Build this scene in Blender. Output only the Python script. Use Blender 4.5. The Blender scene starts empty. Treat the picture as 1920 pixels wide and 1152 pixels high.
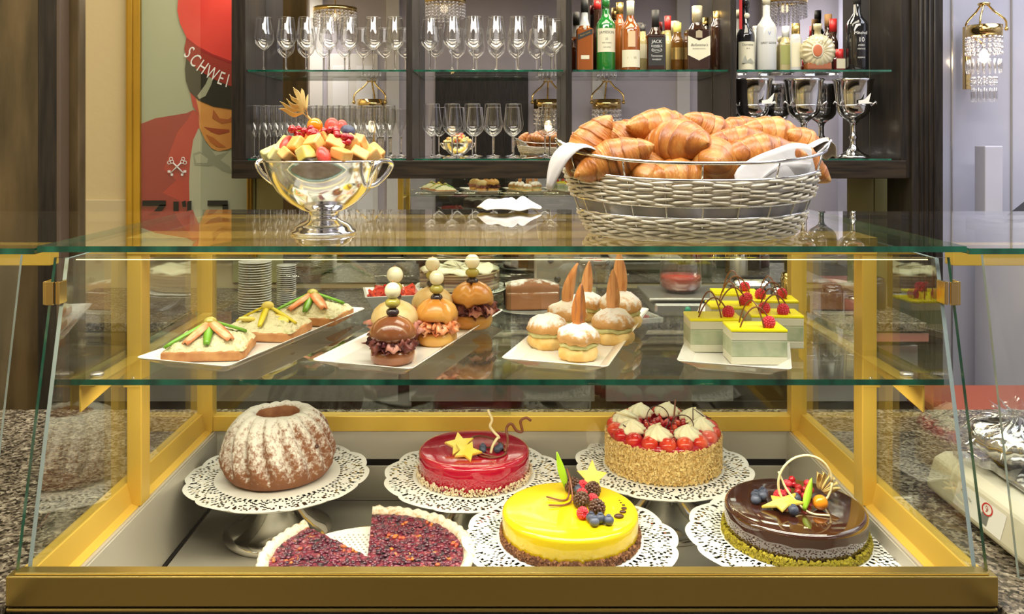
import bpy, bmesh, math, random
from mathutils import Vector, Matrix, Euler, noise
random.seed(7)
PI = math.pi
S = bpy.context.scene
COL = S.collection
# ------------------------------------------------------------------ camera
CZ = 1.56
cd = bpy.data.cameras.new('camera'); cam = bpy.data.objects.new('camera', cd); COL.objects.link(cam)
cam.location = (0, 0, CZ); cam.rotation_euler = (PI/2, 0, 0)
cd.sensor_width = 36; cd.lens = 30.0
cd.shift_y = -318/1920; cd.shift_x = 19/1920
cd.clip_start = .05
S.camera = cam
# ------------------------------------------------------------------ world, lights, exposure
w = bpy.data.worlds.new('world'); S.world = w; w.use_nodes = True
w.node_tree.nodes['Background'].inputs[0].default_value = (.8, .85, 1, 1)
w.node_tree.nodes['Background'].inputs[1].default_value = .4
S.view_settings.view_transform = 'Standard'; S.view_settings.look = 'None'
S.view_settings.gamma = 1; S.view_settings.use_curve_mapping = False
S.view_settings.exposure = -0.12
S.cycles.use_denoising = True
S.cycles.max_bounces = 14; S.cycles.transparent_max_bounces = 40
S.cycles.glossy_bounces = 6; S.cycles.diffuse_bounces = 3; S.cycles.transmission_bounces = 8
S.cycles.caustics_reflective = False; S.cycles.caustics_refractive = False
S.cycles.sample_clamp_indirect = 4
def area(name, loc, rot, size, power, color=(1, 1, 1), spread=PI):
    l = bpy.data.lights.new(name, 'AREA'); l.shape = 'RECTANGLE'; l.size, l.size_y = size
    l.energy = power; l.color = color; l.spread = spread
    o = bpy.data.objects.new(name, l); COL.objects.link(o); o.location = loc; o.rotation_euler = rot
    return o
area('fill_light_shop', (0, .5, 3.38), (0, 0, 0), (4.5, .9), 165, (1, .95, .85))  # soft overhead fill, added out of view to light the shop side
for sx in (-1, 1): area('fill_light_mirror_room', (sx*2.0 if sx < 0 else 3.4, -2.4, 3.0), (0, -sx*.9, 0), (.5, 1.0), 26, (1, .97, .93))  # added pair of fills for the room reflected in the bar mirror
area('fill_light_bar', (-.2, 2.35, 3.38), (0, 0, 0), (3.6, .9), 92, (1, .92, .74))  # unseen overhead fill, added to brighten the back counter
area('fill_light_passage', (2.9, 2.6, 3.38), (0, 0, 0), (1.6, 2.2), 62, (.86, .9, 1))  # cool fill added above the passage, no visible fitting
area('case_led_strip', (0, 1.335, 1.378), (math.radians(22), 0, 0), (1.26, .02), .62, (1, .83, .5))
area('case_led_beam', (0, 1.56, 1.352), (0, 0, 0), (1.26, .03), .45, (1, .83, .5))
area('case_shelf_fill', (0, 1.38, 1.168), (math.radians(12), 0, 0), (1.22, .012), 4.2, (1, .88, .62))  # added lamp under the shelf front, brightens the lower cakes
area('bar_shelf_light', (.05, 3.52, 2.28), (0, 0, 0), (2.5, .1), 20, (1, .85, .6))

# ------------------------------------------------------------------ helpers
def X(px, d): return (px - 941) * d / 1600.
def Z(py, d): return CZ - (py - 258) * d / 1600.
class MB:
    def __init__(s): s.v = []; s.f = []; s.m = []; s.s = []
    def add(s, vs, fs, mi=0, sm=False):
        b = len(s.v); s.v += [tuple(v) for v in vs]
        for f in fs: s.f.append([b + i for i in f]); s.m.append(mi); s.s.append(sm)
        return s
    def box(s, c, sz, rz=0, mi=0, M=None):
        hx, hy, hz = sz[0]/2, sz[1]/2, sz[2]/2
        R = Matrix.Rotation(rz, 3, 'Z') if M is None else M
        vs = [Vector(c) + R @ Vector((x*hx, y*hy, z*hz)) for x in (-1, 1) for y in (-1, 1) for z in (-1, 1)]
        return s.add(vs, [(0, 1, 3, 2), (4, 6, 7, 5), (0, 4, 5, 1), (2, 3, 7, 6), (0, 2, 6, 4), (1, 5, 7, 3)], mi)
    def lathe(s, prof, n=32, c=(0, 0, 0), mi=0, fn=None, ax=(1, 1), sm=True, mf=None):
        vs = []; L = len(prof)
        for j in range(n):
            a = 2*PI*j/n
            for k, (r, z) in enumerate(prof):
                q = fn(a, k/(L-1), r, z) if fn else (r, z)
                vs.append((c[0] + q[0]*math.cos(a)*ax[0], c[1] + q[0]*math.sin(a)*ax[1], c[2] + q[1]))
        for j in range(n):
            for k in range(L-1):
                a, b = j*L+k, ((j+1) % n)*L+k
                f = [a, b, b+1, a+1]
                if prof[k][0] < 1e-6: f = [a, b+1, a+1]
                elif prof[k+1][0] < 1e-6: f = [a, b, a+1]
                s.add([], []); s.f.append([len(s.v) + i for i in f]); s.m.append(mf(k) if mf else mi); s.s.append(sm)
        s.v += vs
        return s
    def ball(s, c, r, nu=12, nv=8, mi=0, R=None, fn=None):
        if not hasattr(r, '__len__'): r = (r, r, r)
        vs = [(0, 0, -1)]; fs = []
        for j in range(1, nv):
            t = PI*j/nv
            for i in range(nu):
                a = 2*PI*i/nu; vs.append((math.sin(t)*math.cos(a), math.sin(t)*math.sin(a), -math.cos(t)))
        vs.append((0, 0, 1)); T = len(vs)-1
        for i in range(nu):
            k = (i+1) % nu
            fs.append((0, 1+k, 1+i)); fs.append((T, T-nu+i, T-nu+k))
            for j in range(nv-2):
                a = 1+j*nu
                fs.append((a+i, a+k, a+nu+k, a+nu+i))
        out = []
        for v in vs:
            p = Vector((v[0]*r[0], v[1]*r[1], v[2]*r[2]))
            if fn: p = fn(p)
            if R: p = R @ p
            out.append(p + Vector(c))
        return s.add(out, fs, mi, True)
    def tube(s, path, r, n=6, mi=0, closed=False):
        P = [Vector(p) for p in path]; L = len(P)
        rr = r if hasattr(r, '__len__') else [r]*L
        vs = []; prev = None
        for i in range(L):
            a = P[i-1] if (i > 0 or closed) else P[0]
            b = P[(i+1) % L] if (i < L-1 or closed) else P[-1]
            t = (b-a).normalized() if (b-a).length > 1e-9 else Vector((0, 0, 1))
            if prev is None:
                up = Vector((0, 0, 1)) if abs(t.z) < .9 else Vector((1, 0, 0))
            else: up = prev
            u = (up - t*up.dot(t)).normalized(); prev = u; w_ = t.cross(u)
            for k in range(n):
                q = 2*PI*k/n; vs.append(P[i] + (u*math.cos(q) + w_*math.sin(q))*rr[i])
        fs = []
        for i in range(L if closed else L-1):
            j = (i+1) % L
            for k in range(n):
                l = (k+1) % n; fs.append((i*n+k, i*n+l, j*n+l, j*n+k))
        if not closed:
            fs.append(tuple(range(n))[::-1]); fs.append(tuple((L-1)*n+k for k in range(n)))
        return s.add(vs, fs, mi, True)
    def prism(s, poly, z0, z1, mi=0, M=None):
        n = len(poly); vs = [(x, y, z0) for x, y in poly] + [(x, y, z1) for x, y in poly]
        if M: vs = [M @ Vector(v) for v in vs]
        return s.add(vs, [tuple(range(n))[::-1], tuple(range(n, 2*n))] + [(i, (i+1) % n, n+(i+1) % n, n+i) for i in range(n)], mi)
    def grid(s, fn, nu, nv, mi=0, closed=False, sm=True):
        vs = [fn(i/(nu if closed else nu-1), j/(nv-1)) for i in range(nu) for j in range(nv)]
        fs = []
        for i in range(nu if closed else nu-1):
            k = (i+1) % nu
            for j in range(nv-1): fs.append((i*nv+j, k*nv+j, k*nv+j+1, i*nv+j+1))
        return s.add(vs, fs, mi, sm)
    def build(s, name, mats, parent=None, loc=(0, 0, 0), rot=(0, 0, 0), bevel=0, seg=2, solid=0, sub=0, flip=False):
        me = bpy.data.meshes.new(name); me.from_pydata(s.v, [], s.f)
        if not isinstance(mats, (list, tuple)): mats = [mats]
        for m in mats: me.materials.append(m)
        me.polygons.foreach_set('material_index', s.m); me.polygons.foreach_set('use_smooth', s.s)
        bm = bmesh.new(); bm.from_mesh(me); bmesh.ops.recalc_face_normals(bm, faces=bm.faces); bm.to_mesh(me); bm.free()
        o = bpy.data.objects.new(name, me); COL.objects.link(o)
        o.location = loc; o.rotation_euler = rot
        if parent: o.parent = parent
        if bevel:
            b = o.modifiers.new('bevel', 'BEVEL'); b.width = bevel; b.segments = seg; b.limit_method = 'ANGLE'; b.angle_limit = .7
        if solid:
            b = o.modifiers.new('solid', 'SOLIDIFY'); b.thickness = solid; b.offset = 0
        if sub:
            b = o.modifiers.new('sub', 'SUBSURF'); b.levels = sub; b.render_levels = sub
        return o
def tag(o, label=None, cat=None, group=None, kind=None):
    if label: o['label'] = label
    if cat: o['category'] = cat
    if group: o['group'] = group
    if kind: o['kind'] = kind
    return o
def thing(name, label, cat, loc=(0, 0, 0), rz=0, group=None, rot=None):
    o = bpy.data.objects.new(name, None); COL.objects.link(o); o.empty_display_size = .05
    o.location = loc; o.rotation_euler = rot or (0, 0, rz)
    return tag(o, label, cat, group)
def children(o): return [c for c in bpy.data.objects if c.parent == o]
def copy_tree(o, parent=None):
    c = o.copy(); COL.objects.link(c); c.parent = parent
    for ch in children(o): copy_tree(ch, c)
    return c
def dup(o, loc, rot=None, label=None, group=None, scale=None):
    c = copy_tree(o); c.location = loc
    if rot is not None: c.rotation_euler = rot if hasattr(rot, '__len__') else (0, 0, rot)
    if label: c['label'] = label
    if group: c['group'] = group
    if scale: c.scale = scale if hasattr(scale, '__len__') else (scale,)*3
    return c
ORD = 'first second third fourth fifth sixth seventh eighth ninth tenth eleventh twelfth thirteenth fourteenth fifteenth sixteenth seventeenth eighteenth nineteenth twentieth twenty-first twenty-second twenty-third twenty-fourth twenty-fifth'.split()
def nth(i, n):
    if n == 1: return 'only'
    if i == 0: return 'leftmost'
    if i == n-1: return 'rightmost'
    return ORD[i] + ' from left'

# ------------------------------------------------------------------ materials
def newmat(name):
    m = bpy.data.materials.new(name); m.use_nodes = True
    return m, m.node_tree, m.node_tree.nodes['Principled BSDF']
def mat(name, col, rough=.5, metal=0, col2=None, scale=20, bump=0, bscale=None, detail=4, spec=None, coat=0, sss=0, trans=0, ior=None,
        emit=None, estr=0, thr=None, stretch=None, dist=.002):
    m, nt, b = newmat(name); N = nt.nodes; Lk = nt.links
    b.inputs['Base Color'].default_value = (*col, 1); b.inputs['Roughness'].default_value = rough; b.inputs['Metallic'].default_value = metal
    if spec is not None: b.inputs['Specular IOR Level'].default_value = spec
    if coat: b.inputs['Coat Weight'].default_value = coat; b.inputs['Coat Roughness'].default_value = .04
    if sss: b.inputs['Subsurface Weight'].default_value = sss; b.inputs['Subsurface Radius'].default_value = (.01, .006, .004)
    if trans: b.inputs['Transmission Weight'].default_value = trans
    if ior: b.inputs['IOR'].default_value = ior
    if emit: b.inputs['Emission Color'].default_value = (*emit, 1); b.inputs['Emission Strength'].default_value = estr
    if col2 or bump:
        tc = N.new('ShaderNodeTexCoord'); mp = N.new('ShaderNodeMapping'); Lk.new(tc.outputs['Object'], mp.inputs[0])
        if stretch: mp.inputs['Scale'].default_value = stretch
    if col2:
        nz = N.new('ShaderNodeTexNoise'); nz.inputs['Scale'].default_value = scale; nz.inputs['Detail'].default_value = detail
        Lk.new(mp.outputs[0], nz.inputs['Vector'])
        cr = N.new('ShaderNodeValToRGB'); t = thr or (.35, .65)
        cr.color_ramp.elements[0].position = t[0]; cr.color_ramp.elements[1].position = t[1]
        cr.color_ramp.elements[0].color = (*col, 1); cr.color_ramp.elements[1].color = (*col2, 1)
        Lk.new(nz.outputs['Fac'], cr.inputs[0]); Lk.new(cr.outputs[0], b.inputs['Base Color'])
    if bump:
        n2 = N.new('ShaderNodeTexNoise'); n2.inputs['Scale'].default_value = bscale or scale; n2.inputs['Detail'].default_value = 6
        Lk.new(mp.outputs[0], n2.inputs['Vector'])
        bp = N.new('ShaderNodeBump'); bp.inputs['Strength'].default_value = bump; bp.inputs['Distance'].default_value = dist
        Lk.new(n2.outputs['Fac'], bp.inputs['Height']); Lk.new(bp.outputs[0], b.inputs['Normal'])
    return m
def math_node(nt, op, a, b=None):
    n = nt.nodes.new('ShaderNodeMath'); n.operation = op
    for i, v in enumerate((a, b)):
        if v is None: continue
        if isinstance(v, (int, float)): n.inputs[i].default_value = v
        else: nt.links.new(v, n.inputs[i])
    return n.outputs[0]
def thin_glass(name, tint=(.97, .99, .975), r0=.04, rough=0.0, gcol=(1, 1, 1), p=5.0, top=.96):
    m, nt, b = newmat(name); N = nt.nodes; L = nt.links; N.remove(b)
    lw = N.new('ShaderNodeLayerWeight'); lw.inputs['Blend'].default_value = .5
    f = math_node(nt, 'ADD', math_node(nt, 'MULTIPLY', math_node(nt, 'POWER', lw.outputs['Facing'], p), top), r0)
    tr = N.new('ShaderNodeBsdfTransparent'); tr.inputs[0].default_value = (*tint, 1)
    gl = N.new('ShaderNodeBsdfGlossy'); gl.inputs['Roughness'].default_value = rough; gl.inputs[0].default_value = (*gcol, 1)
    mx = N.new('ShaderNodeMixShader'); L.new(f, mx.inputs[0]); L.new(tr.outputs[0], mx.inputs[1]); L.new(gl.outputs[0], mx.inputs[2])
    L.new(mx.outputs[0], N['Material Output'].inputs[0])
    return m
M = {}
M['pane'] = thin_glass('pane', (.975, .99, .98), .045)
M['clearpane'] = thin_glass('anti glare pane', (.98, .99, .985), .008, top=.5)
M['sidepane'] = thin_glass('side pane', (.93, .95, .92), .15)
M['shelfpane'] = thin_glass('shelf pane', (.96, .98, .965), .09)
M['rearpane'] = thin_glass('rear pane', (.88, .91, .86), .06)
M['green_edge'] = mat('green glass edge', (.002, .045, .028), .15, col2=(.012, .14, .08), scale=30, stretch=(1, .1, .1), coat=.6)
M['steel_edge'] = mat('polished glass edge', (.45, .55, .55), .12, .4)
M['wglass'] = thin_glass('wine glass', (.97, .97, .96), .10, p=1.9, top=.75)
M['flute'] = thin_glass('tumbler glass', (.96, .96, .955), .09, p=2.0, top=.7)
M['stem'] = mat('solid glass', (1, 1, .98), .02, trans=1, ior=1.45)
M['gold'] = mat('gold anodised aluminium', (.80, .53, .09), .36, .4, spec=.4)
M['goldrail'] = mat('satin gold rail', (.42, .31, .09), .28, .9)
M['brass'] = mat('polished brass', (.75, .55, .22), .14, 1)
M['chrome'] = mat('chrome', (.8, .79, .76), .09, 1)
M['silver'] = mat('silver plate', (.86, .86, .86), .1, 1, bump=.12, bscale=30, dist=.001)
M['steel'] = mat('brushed steel', (.55, .52, .47), .28, .75)
M['ledge'] = mat('satin steel ledge', (.52, .47, .40), .32, .35, bump=.05, bscale=40)
M['deck'] = mat('cream steel deck', (.56, .52, .44), .35, .15)
M['dark'] = mat('black gap', (.012, .01, .01), .5)
M['darkwood'] = mat('dark stained wood', (.010, .008, .007), .42, spec=.3, col2=(.028, .021, .015), scale=6, stretch=(12, 12, 1), coat=.08)
M['darkwoodh'] = mat('dark stained wood horizontal', (.012, .009, .006), .42, spec=.3, col2=(.038, .026, .015), scale=6, stretch=(1, 8, 14), coat=.05)
M['mirror'] = mat('mirror', (.82, .82, .85), .0, 1)
M['porcelain'] = mat('white porcelain', (.82, .79, .73), .12, coat=.5)
M['paper'] = mat('white paper', (.84, .82, .78), .75)
M['cloth'] = mat('white cloth', (.68, .67, .68), .85, bump=.3, bscale=40, dist=.004, sss=.1)
M['wicker'] = mat('silver white wicker', (.78, .73, .6), .38, .25)
M['wall'] = mat('cream plaster', (.62, .50, .27), .8, bump=.3, bscale=28, dist=.004)
M['wall2'] = mat('cream dado', (.58, .48, .28), .6)
M['marble'] = mat('grey marble', (.5, .5, .62), .18, col2=(.64, .63, .72), scale=1.3, detail=8, thr=(.4, .62), coat=.3)
M['roomwall'] = mat('mauve stone wall', (.46, .42, .46), .5, col2=(.56, .52, .54), scale=1.2, detail=6)
M['floor'] = mat('dark floor', (.12, .09, .06), .3, col2=(.17, .13, .09), scale=3)
M['ceiling'] = mat('ceiling paint', (.3, .28, .25), .9)
M['paleth'] = mat('pale trim', (.7, .68, .64), .6)
def granite():
    m, nt, b = newmat('speckled granite'); N = nt.nodes; L = nt.links
    tc = N.new('ShaderNodeTexCoord'); vo = N.new('ShaderNodeTexVoronoi'); vo.inputs['Scale'].default_value = 190
    nz = N.new('ShaderNodeTexNoise'); nz.inputs['Scale'].default_value = 60; nz.inputs['Detail'].default_value = 5
    L.new(tc.outputs['Object'], vo.inputs['Vector']); L.new(tc.outputs['Object'], nz.inputs['Vector'])
    mx = N.new('ShaderNodeMix'); mx.data_type = 'FLOAT'; mx.inputs[0].default_value = .6
    sp = N.new('ShaderNodeSeparateColor'); L.new(vo.outputs['Color'], sp.inputs[0])
    L.new(sp.outputs[0], mx.inputs[2]); L.new(nz.outputs['Fac'], mx.inputs[3])
    cr = N.new('ShaderNodeValToRGB'); e = cr.color_ramp.elements
    e[0].position = .34; e[0].color = (.012, .010, .008, 1); e[1].position = .82; e[1].color = (.48, .43, .33, 1)
    q = e.new(.48); q.color = (.10, .08, .06, 1); q = e.new(.62); q.color = (.22, .18, .13, 1)
    L.new(mx.outputs[0], cr.inputs[0]); L.new(cr.outputs[0], b.inputs['Base Color']); b.inputs['Roughness'].default_value = .18
    return m
M['granite'] = granite()
def sugar(name, crust, crust2, amt=.35, sc=60, white=(.86, .82, .76), lo=.05, bump=.5, n1=2.2, n2m=1.2):
    """baked crust with powdered sugar lying on the upward faces"""
    m, nt, b = newmat(name); N = nt.nodes; L = nt.links
    tc = N.new('ShaderNodeTexCoord'); nz = N.new('ShaderNodeTexNoise'); nz.inputs['Scale'].default_value = sc; nz.inputs['Detail'].default_value = 8
    nz.inputs['Roughness'].default_value = .7
    n2 = N.new('ShaderNodeTexNoise'); n2.inputs['Scale'].default_value = 14; n2.inputs['Detail'].default_value = 5
    L.new(tc.outputs['Object'], nz.inputs['Vector']); L.new(tc.outputs['Object'], n2.inputs['Vector'])
    g = N.new('ShaderNodeNewGeometry'); sx = N.new('ShaderNodeSeparateXYZ'); L.new(g.outputs['Normal'], sx.inputs[0])
    f = math_node(nt, 'ADD', math_node(nt, 'MULTIPLY', sx.outputs[2], amt), math_node(nt, 'MULTIPLY', math_node(nt, 'SUBTRACT', nz.outputs['Fac'], .5), n1))
    f = math_node(nt, 'ADD', f, math_node(nt, 'MULTIPLY', math_node(nt, 'SUBTRACT', n2.outputs['Fac'], .5), n2m))
    f = math_node(nt, 'ADD', f, lo)
    cr = N.new('ShaderNodeValToRGB'); cr.color_ramp.elements[0].position = .0; cr.color_ramp.elements[1].position = .42
    L.new(f, cr.inputs[0])
    c1 = N.new('ShaderNodeMix'); c1.data_type = 'RGBA'; c1.inputs[6].default_value = (*crust, 1); c1.inputs[7].default_value = (*crust2, 1)
    L.new(n2.outputs['Fac'], c1.inputs[0])
    c2 = N.new('ShaderNodeMix'); c2.data_type = 'RGBA'; c2.inputs[7].default_value = (*white, 1)
    L.new(cr.outputs[0], c2.inputs[0]); L.new(c1.outputs[2], c2.inputs[6]); L.new(c2.outputs[2], b.inputs['Base Color'])
    b.inputs['Roughness'].default_value = .75
    bp = N.new('ShaderNodeBump'); bp.inputs['Strength'].default_value = bump; bp.inputs['Distance'].default_value = .002
    L.new(nz.outputs['Fac'], bp.inputs['Height']); L.new(bp.outputs[0], b.inputs['Normal'])
    return m
M['bundt'] = sugar('sugared bundt crust', (.20, .07, .025), (.33, .135, .06), .58, 130, lo=.02, n1=2.0, n2m=.5)
M['puff'] = sugar('sugared choux', (.55, .26, .08), (.75, .45, .16), .8, 90, lo=-.12)
M['crust'] = sugar('sugared tart rim', (.42, .24, .1), (.52, .34, .17), .40, 130, white=(.68, .62, .52), lo=.06)
M['loaf'] = sugar('sugared loaf', (.26, .09, .035), (.36, .15, .055), 1.1, 40, lo=-.75)
def tartmat():
    m, nt, b = newmat('baked berry filling'); N = nt.nodes; L = nt.links
    tc = N.new('ShaderNodeTexCoord'); nz = N.new('ShaderNodeTexNoise'); nz.inputs['Scale'].default_value = 48; nz.inputs['Detail'].default_value = 7
    nz.inputs['Roughness'].default_value = .7; L.new(tc.outputs['Object'], nz.inputs['Vector'])
    vo = N.new('ShaderNodeTexVoronoi'); vo.inputs['Scale'].default_value = 110; L.new(tc.outputs['Object'], vo.inputs['Vector'])
    cr = N.new('ShaderNodeValToRGB'); e = cr.color_ramp.elements
    e[0].position = .3; e[0].color = (.02, .012, .02, 1); e[1].position = .72; e[1].color = (.7, .3, .06, 1)
    for p, c in ((.44, (.05, .025, .035)), (.475, (.28, .015, .045)), (.51, (.05, .022, .035)), (.555, (.34, .03, .06)), (.60, (.13, .04, .06)), (.65, (.75, .28, .04))):
        q = e.new(p); q.color = (*c, 1)
    L.new(nz.outputs['Fac'], cr.inputs[0])
    mx = N.new('ShaderNodeMix'); mx.data_type = 'RGBA'; mx.inputs[7].default_value = (.55, .5, .5, 1)
    n3 = N.new('ShaderNodeTexNoise'); n3.inputs['Scale'].default_value = 240; n3.inputs['Detail'].default_value = 3; L.new(tc.outputs['Object'], n3.inputs['Vector'])
    c3 = N.new('ShaderNodeValToRGB'); c3.color_ramp.elements[0].position = .60; c3.color_ramp.elements[1].position = .85
    L.new(n3.outputs['Fac'], c3.inputs[0]); L.new(c3.outputs[0], mx.inputs[0])
    L.new(cr.outputs[0], mx.inputs[6]); L.new(mx.outputs[2], b.inputs['Base Color']); b.inputs['Roughness'].default_value = .35
    bp = N.new('ShaderNodeBump'); bp.inputs['Strength'].default_value = 1; bp.inputs['Distance'].default_value = .008
    L.new(vo.outputs['Distance'], bp.inputs['Height']); L.new(bp.outputs[0], b.inputs['Normal'])
    return m
M['tart'] = tartmat()
def croissmat():
    m, nt, b = newmat('baked croissant crust'); N = nt.nodes; L = nt.links
    tc = N.new('ShaderNodeTexCoord'); nz = N.new('ShaderNodeTexNoise'); nz.inputs['Scale'].default_value = 26; nz.inputs['Detail'].default_value = 6
    at = N.new('ShaderNodeAttribute'); at.attribute_name = 'ridge'
    mp = N.new('ShaderNodeMapping'); mp.inputs['Scale'].default_value = (3.4, .8, .8); L.new(tc.outputs['Object'], mp.inputs[0])
    oi = N.new('ShaderNodeObjectInfo')
    L.new(mp.outputs[0], nz.inputs['Vector'])
    f = math_node(nt, 'ADD', math_node(nt, 'MULTIPLY', at.outputs['Fac'], .26), math_node(nt, 'MULTIPLY', nz.outputs['Fac'], .74))
    f = math_node(nt, 'ADD', f, math_node(nt, 'MULTIPLY', math_node(nt, 'SUBTRACT', oi.outputs['Random'], .5), .14))
    cr = N.new('ShaderNodeValToRGB'); e = cr.color_ramp.elements
    e[0].position = .27; e[0].color = (.66, .34, .09, 1); e[1].position = .74; e[1].color = (.27, .07, .01, 1)
    q = e.new(.50); q.color = (.52, .18, .028, 1)
    L.new(f, cr.inputs[0]); L.new(cr.outputs[0], b.inputs['Base Color']); b.inputs['Roughness'].default_value = .38
    b.inputs['Coat Weight'].default_value = .25; b.inputs['Coat Roughness'].default_value = .25
    n2 = N.new('ShaderNodeTexNoise'); n2.inputs['Scale'].default_value = 110; L.new(mp.outputs[0], n2.inputs['Vector'])
    bp = N.new('ShaderNodeBump'); bp.inputs['Strength'].default_value = .9; bp.inputs['Distance'].default_value = .002
    L.new(n2.outputs['Fac'], bp.inputs['Height']); L.new(bp.outputs[0], b.inputs['Normal'])
    return m
M['croissant'] = croissmat()
M['yglaze'] = mat('yellow mango glaze', (.85, .62, .008), .16, coat=.5, sss=.1)
M['rglaze'] = mat('raspberry mirror glaze', (.42, .004, .028), .09, col2=(.48, .008, .038), scale=14, coat=1)
M['cglaze'] = mat('chocolate mirror glaze', (.045, .012, .006), .05, coat=1, spec=.8)
M['crumbbrown'] = mat('brown crumbs', (.13, .045, .018), .7, col2=(.3, .13, .05), scale=150, thr=(.45, .6))
M['crumbgreen'] = mat('pistachio crumbs', (.42, .35, .012), .7, col2=(.26, .2, .01), scale=150)
M['crumbwhite'] = mat('white almond flakes', (.82, .7, .5), .6, col2=(.6, .42, .24), scale=120, thr=(.5, .75))
M['crumbgold'] = mat('chopped roasted almonds', (.9, .7, .32), .6, col2=(.6, .38, .12), scale=130)
M['cream'] = mat('whipped cream', (.93, .88, .64), .5, sss=.15)
M['strawb'] = mat('red glazed strawberry', (.55, .008, .012), .12, coat=.5, col2=(.8, .09, .03), scale=30)
M['redberry'] = mat('red berry', (.42, .008, .015), .12, coat=.6)
M['raspb'] = mat('raspberry', (.68, .04, .07), .4, sss=.1)
M['blackb'] = mat('blackberry', (.06, .025, .02), .25, col2=(.12, .06, .04), scale=120)
M['blueb'] = mat('blueberry', (.03, .04, .075), .45, col2=(.1, .12, .2), scale=60)
M['star'] = mat('star fruit', (.85, .62, .07), .25, col2=(.85, .75, .2), scale=40, sss=.2)
M['leaf'] = mat('bright green leaf', (.35, .62, .03), .4)
M['choc'] = mat('milk chocolate curl', (.2, .065, .03), .35)
M['dchoc'] = mat('dark chocolate', (.07, .025, .015), .3)
M['wchoc'] = mat('white chocolate curl', (.85, .75, .45), .4)
M['physalis'] = mat('physalis berry', (.9, .3, .01), .2, coat=.5)
M['husk'] = mat('dry husk', (.75, .55, .22), .6)
M['bread'] = mat('toasted bread', (.40, .15, .045), .7, col2=(.55, .27, .09), scale=50, bump=.4, bscale=80)
M['spread'] = mat('creamy salad spread', (.74, .68, .40), .45, col2=(.55, .55, .25), scale=90, thr=(.55, .72), bump=1, bscale=160, dist=.006)
M['greenp'] = mat('green pepper strip', (.16, .38, .02), .25)
M['yellowp'] = mat('yellow pepper strip', (.75, .62, .02), .25)
M['salmon'] = mat('smoked salmon', (.85, .20, .05), .3, col2=(.9, .45, .22), scale=50)
M['olive'] = mat('green olive', (.42, .36, .06), .2, coat=.4)
M['blackolive'] = mat('black olive', (.035, .02, .025), .15, coat=.4)
M['onion'] = mat('pearl onion', (.88, .82, .58), .15, sss=.3, coat=.4)
M['bunbrown'] = mat('dark pretzel bun', (.2, .06, .02), .2, col2=(.32, .11, .035), scale=20, coat=.5)
M['bunpale'] = mat('pale floured bun', (.64, .42, .14), .6, col2=(.76, .60, .32), scale=40, bump=.3, bscale=60)
M['bungold'] = mat('golden bun', (.62, .24, .03), .3, col2=(.78, .45, .10), scale=18, coat=.3)
M['lettuce'] = mat('dark red lettuce', (.09, .008, .018), .4, col2=(.24, .06, .04), scale=60)
M['ham'] = mat('pink ham', (.55, .16, .12), .4, col2=(.7, .35, .25), scale=40)
M['chouxside'] = mat('choux side', (.72, .42, .1), .55, col2=(.82, .6, .25), scale=40, bump=.5, bscale=70)
M['pistcream'] = mat('pale green cream', (.6, .58, .25), .5)
M['almondleaf'] = mat('orange chocolate leaf', (.75, .36, .14), .35, col2=(.5, .16, .04), scale=9, stretch=(8, 1, 1), thr=(.52, .6))
M['darkleaf'] = mat('dark orange chocolate leaf', (.62, .22, .05), .3, col2=(.3, .12, .07), scale=9, stretch=(8, 1, 1), thr=(.5, .58))
M['mousse'] = mat('pistachio mousse', (.42, .45, .30), .5, col2=(.30, .36, .22), scale=45, thr=(.5, .7))
M['mwhite'] = mat('vanilla cream layer', (.62, .60, .46), .5)
M['yjelly'] = mat('yellow jelly', (.93, .85, .0), .3, coat=.15)
M['melg'] = mat('honeydew melon', (.66, .66, .26), .3, sss=.2, col2=(.82, .76, .42), scale=40)
M['melo'] = mat('orange melon', (.88, .42, .1), .3, sss=.2, col2=(.9, .56, .2), scale=40)
M['pine'] = mat('pineapple', (.9, .7, .12), .3, sss=.2, col2=(.8, .7, .25), scale=60)
M['wmelon'] = mat('red fruit', (.75, .06, .04), .3, col2=(.8, .14, .1), scale=80)
M['goldleaf'] = mat('gilded frame', (.62, .38, .04), .35, .6, col2=(.4, .23, .03), scale=4, stretch=(1, 1, .2))
M['white'] = mat('white paint', (.8, .8, .8), .4)
M['blk'] = mat('black plastic', (.015, .015, .018), .35)
M['beige'] = mat('beige plastic', (.66, .62, .48), .45)
M['terra'] = mat('terracotta leather', (.25, .055, .025), .35)
M['crystal'] = thin_glass('crystal bead', (.95, .95, .97), .38, p=1.6, top=.55)
M['lampglow'] = mat('lamp bulb glow', (1, .85, .6), .5, emit=(1, .8, .5), estr=6)
M['dimglow'] = mat('dim bulb glow', (1, .85, .6), .5, emit=(1, .8, .5), estr=1.5)
M['led'] = mat('led strip', (1, .9, .6), .5, emit=(1, .78, .35), estr=1.6)

# ------------------------------------------------------------------ the room
def struct(o, label=None): return tag(o, label, None, None, 'structure')
struct(MB().box((.6, .5, -.05), (9, 8.6, .1)).build('floor', M['floor']))
struct(MB().box((.6, .5, 3.45), (9, 8.6, .1)).build('ceiling', M['ceiling']))
struct(MB().box((-.47, 3.79, 1.7), (4.46, .14, 3.4)).build('wall_back', M['wall']))
struct(MB().box((-2.7, .4, 1.7), (.12, 7.2, 3.4)).build('wall_left', M['wall']))
struct(MB().box((4.2, .9, 1.7), (.12, 8.0, 3.4)).build('wall_right', M['marble']))
struct(MB().box((3.1, 4.75, 1.7), (2.3, .12, 3.4)).build('wall_passage', M['marble']))
struct(MB().box((.7, -3.3, 1.7), (7.0, .14, 3.4)).build('wall_front', M['roomwall']))
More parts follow.
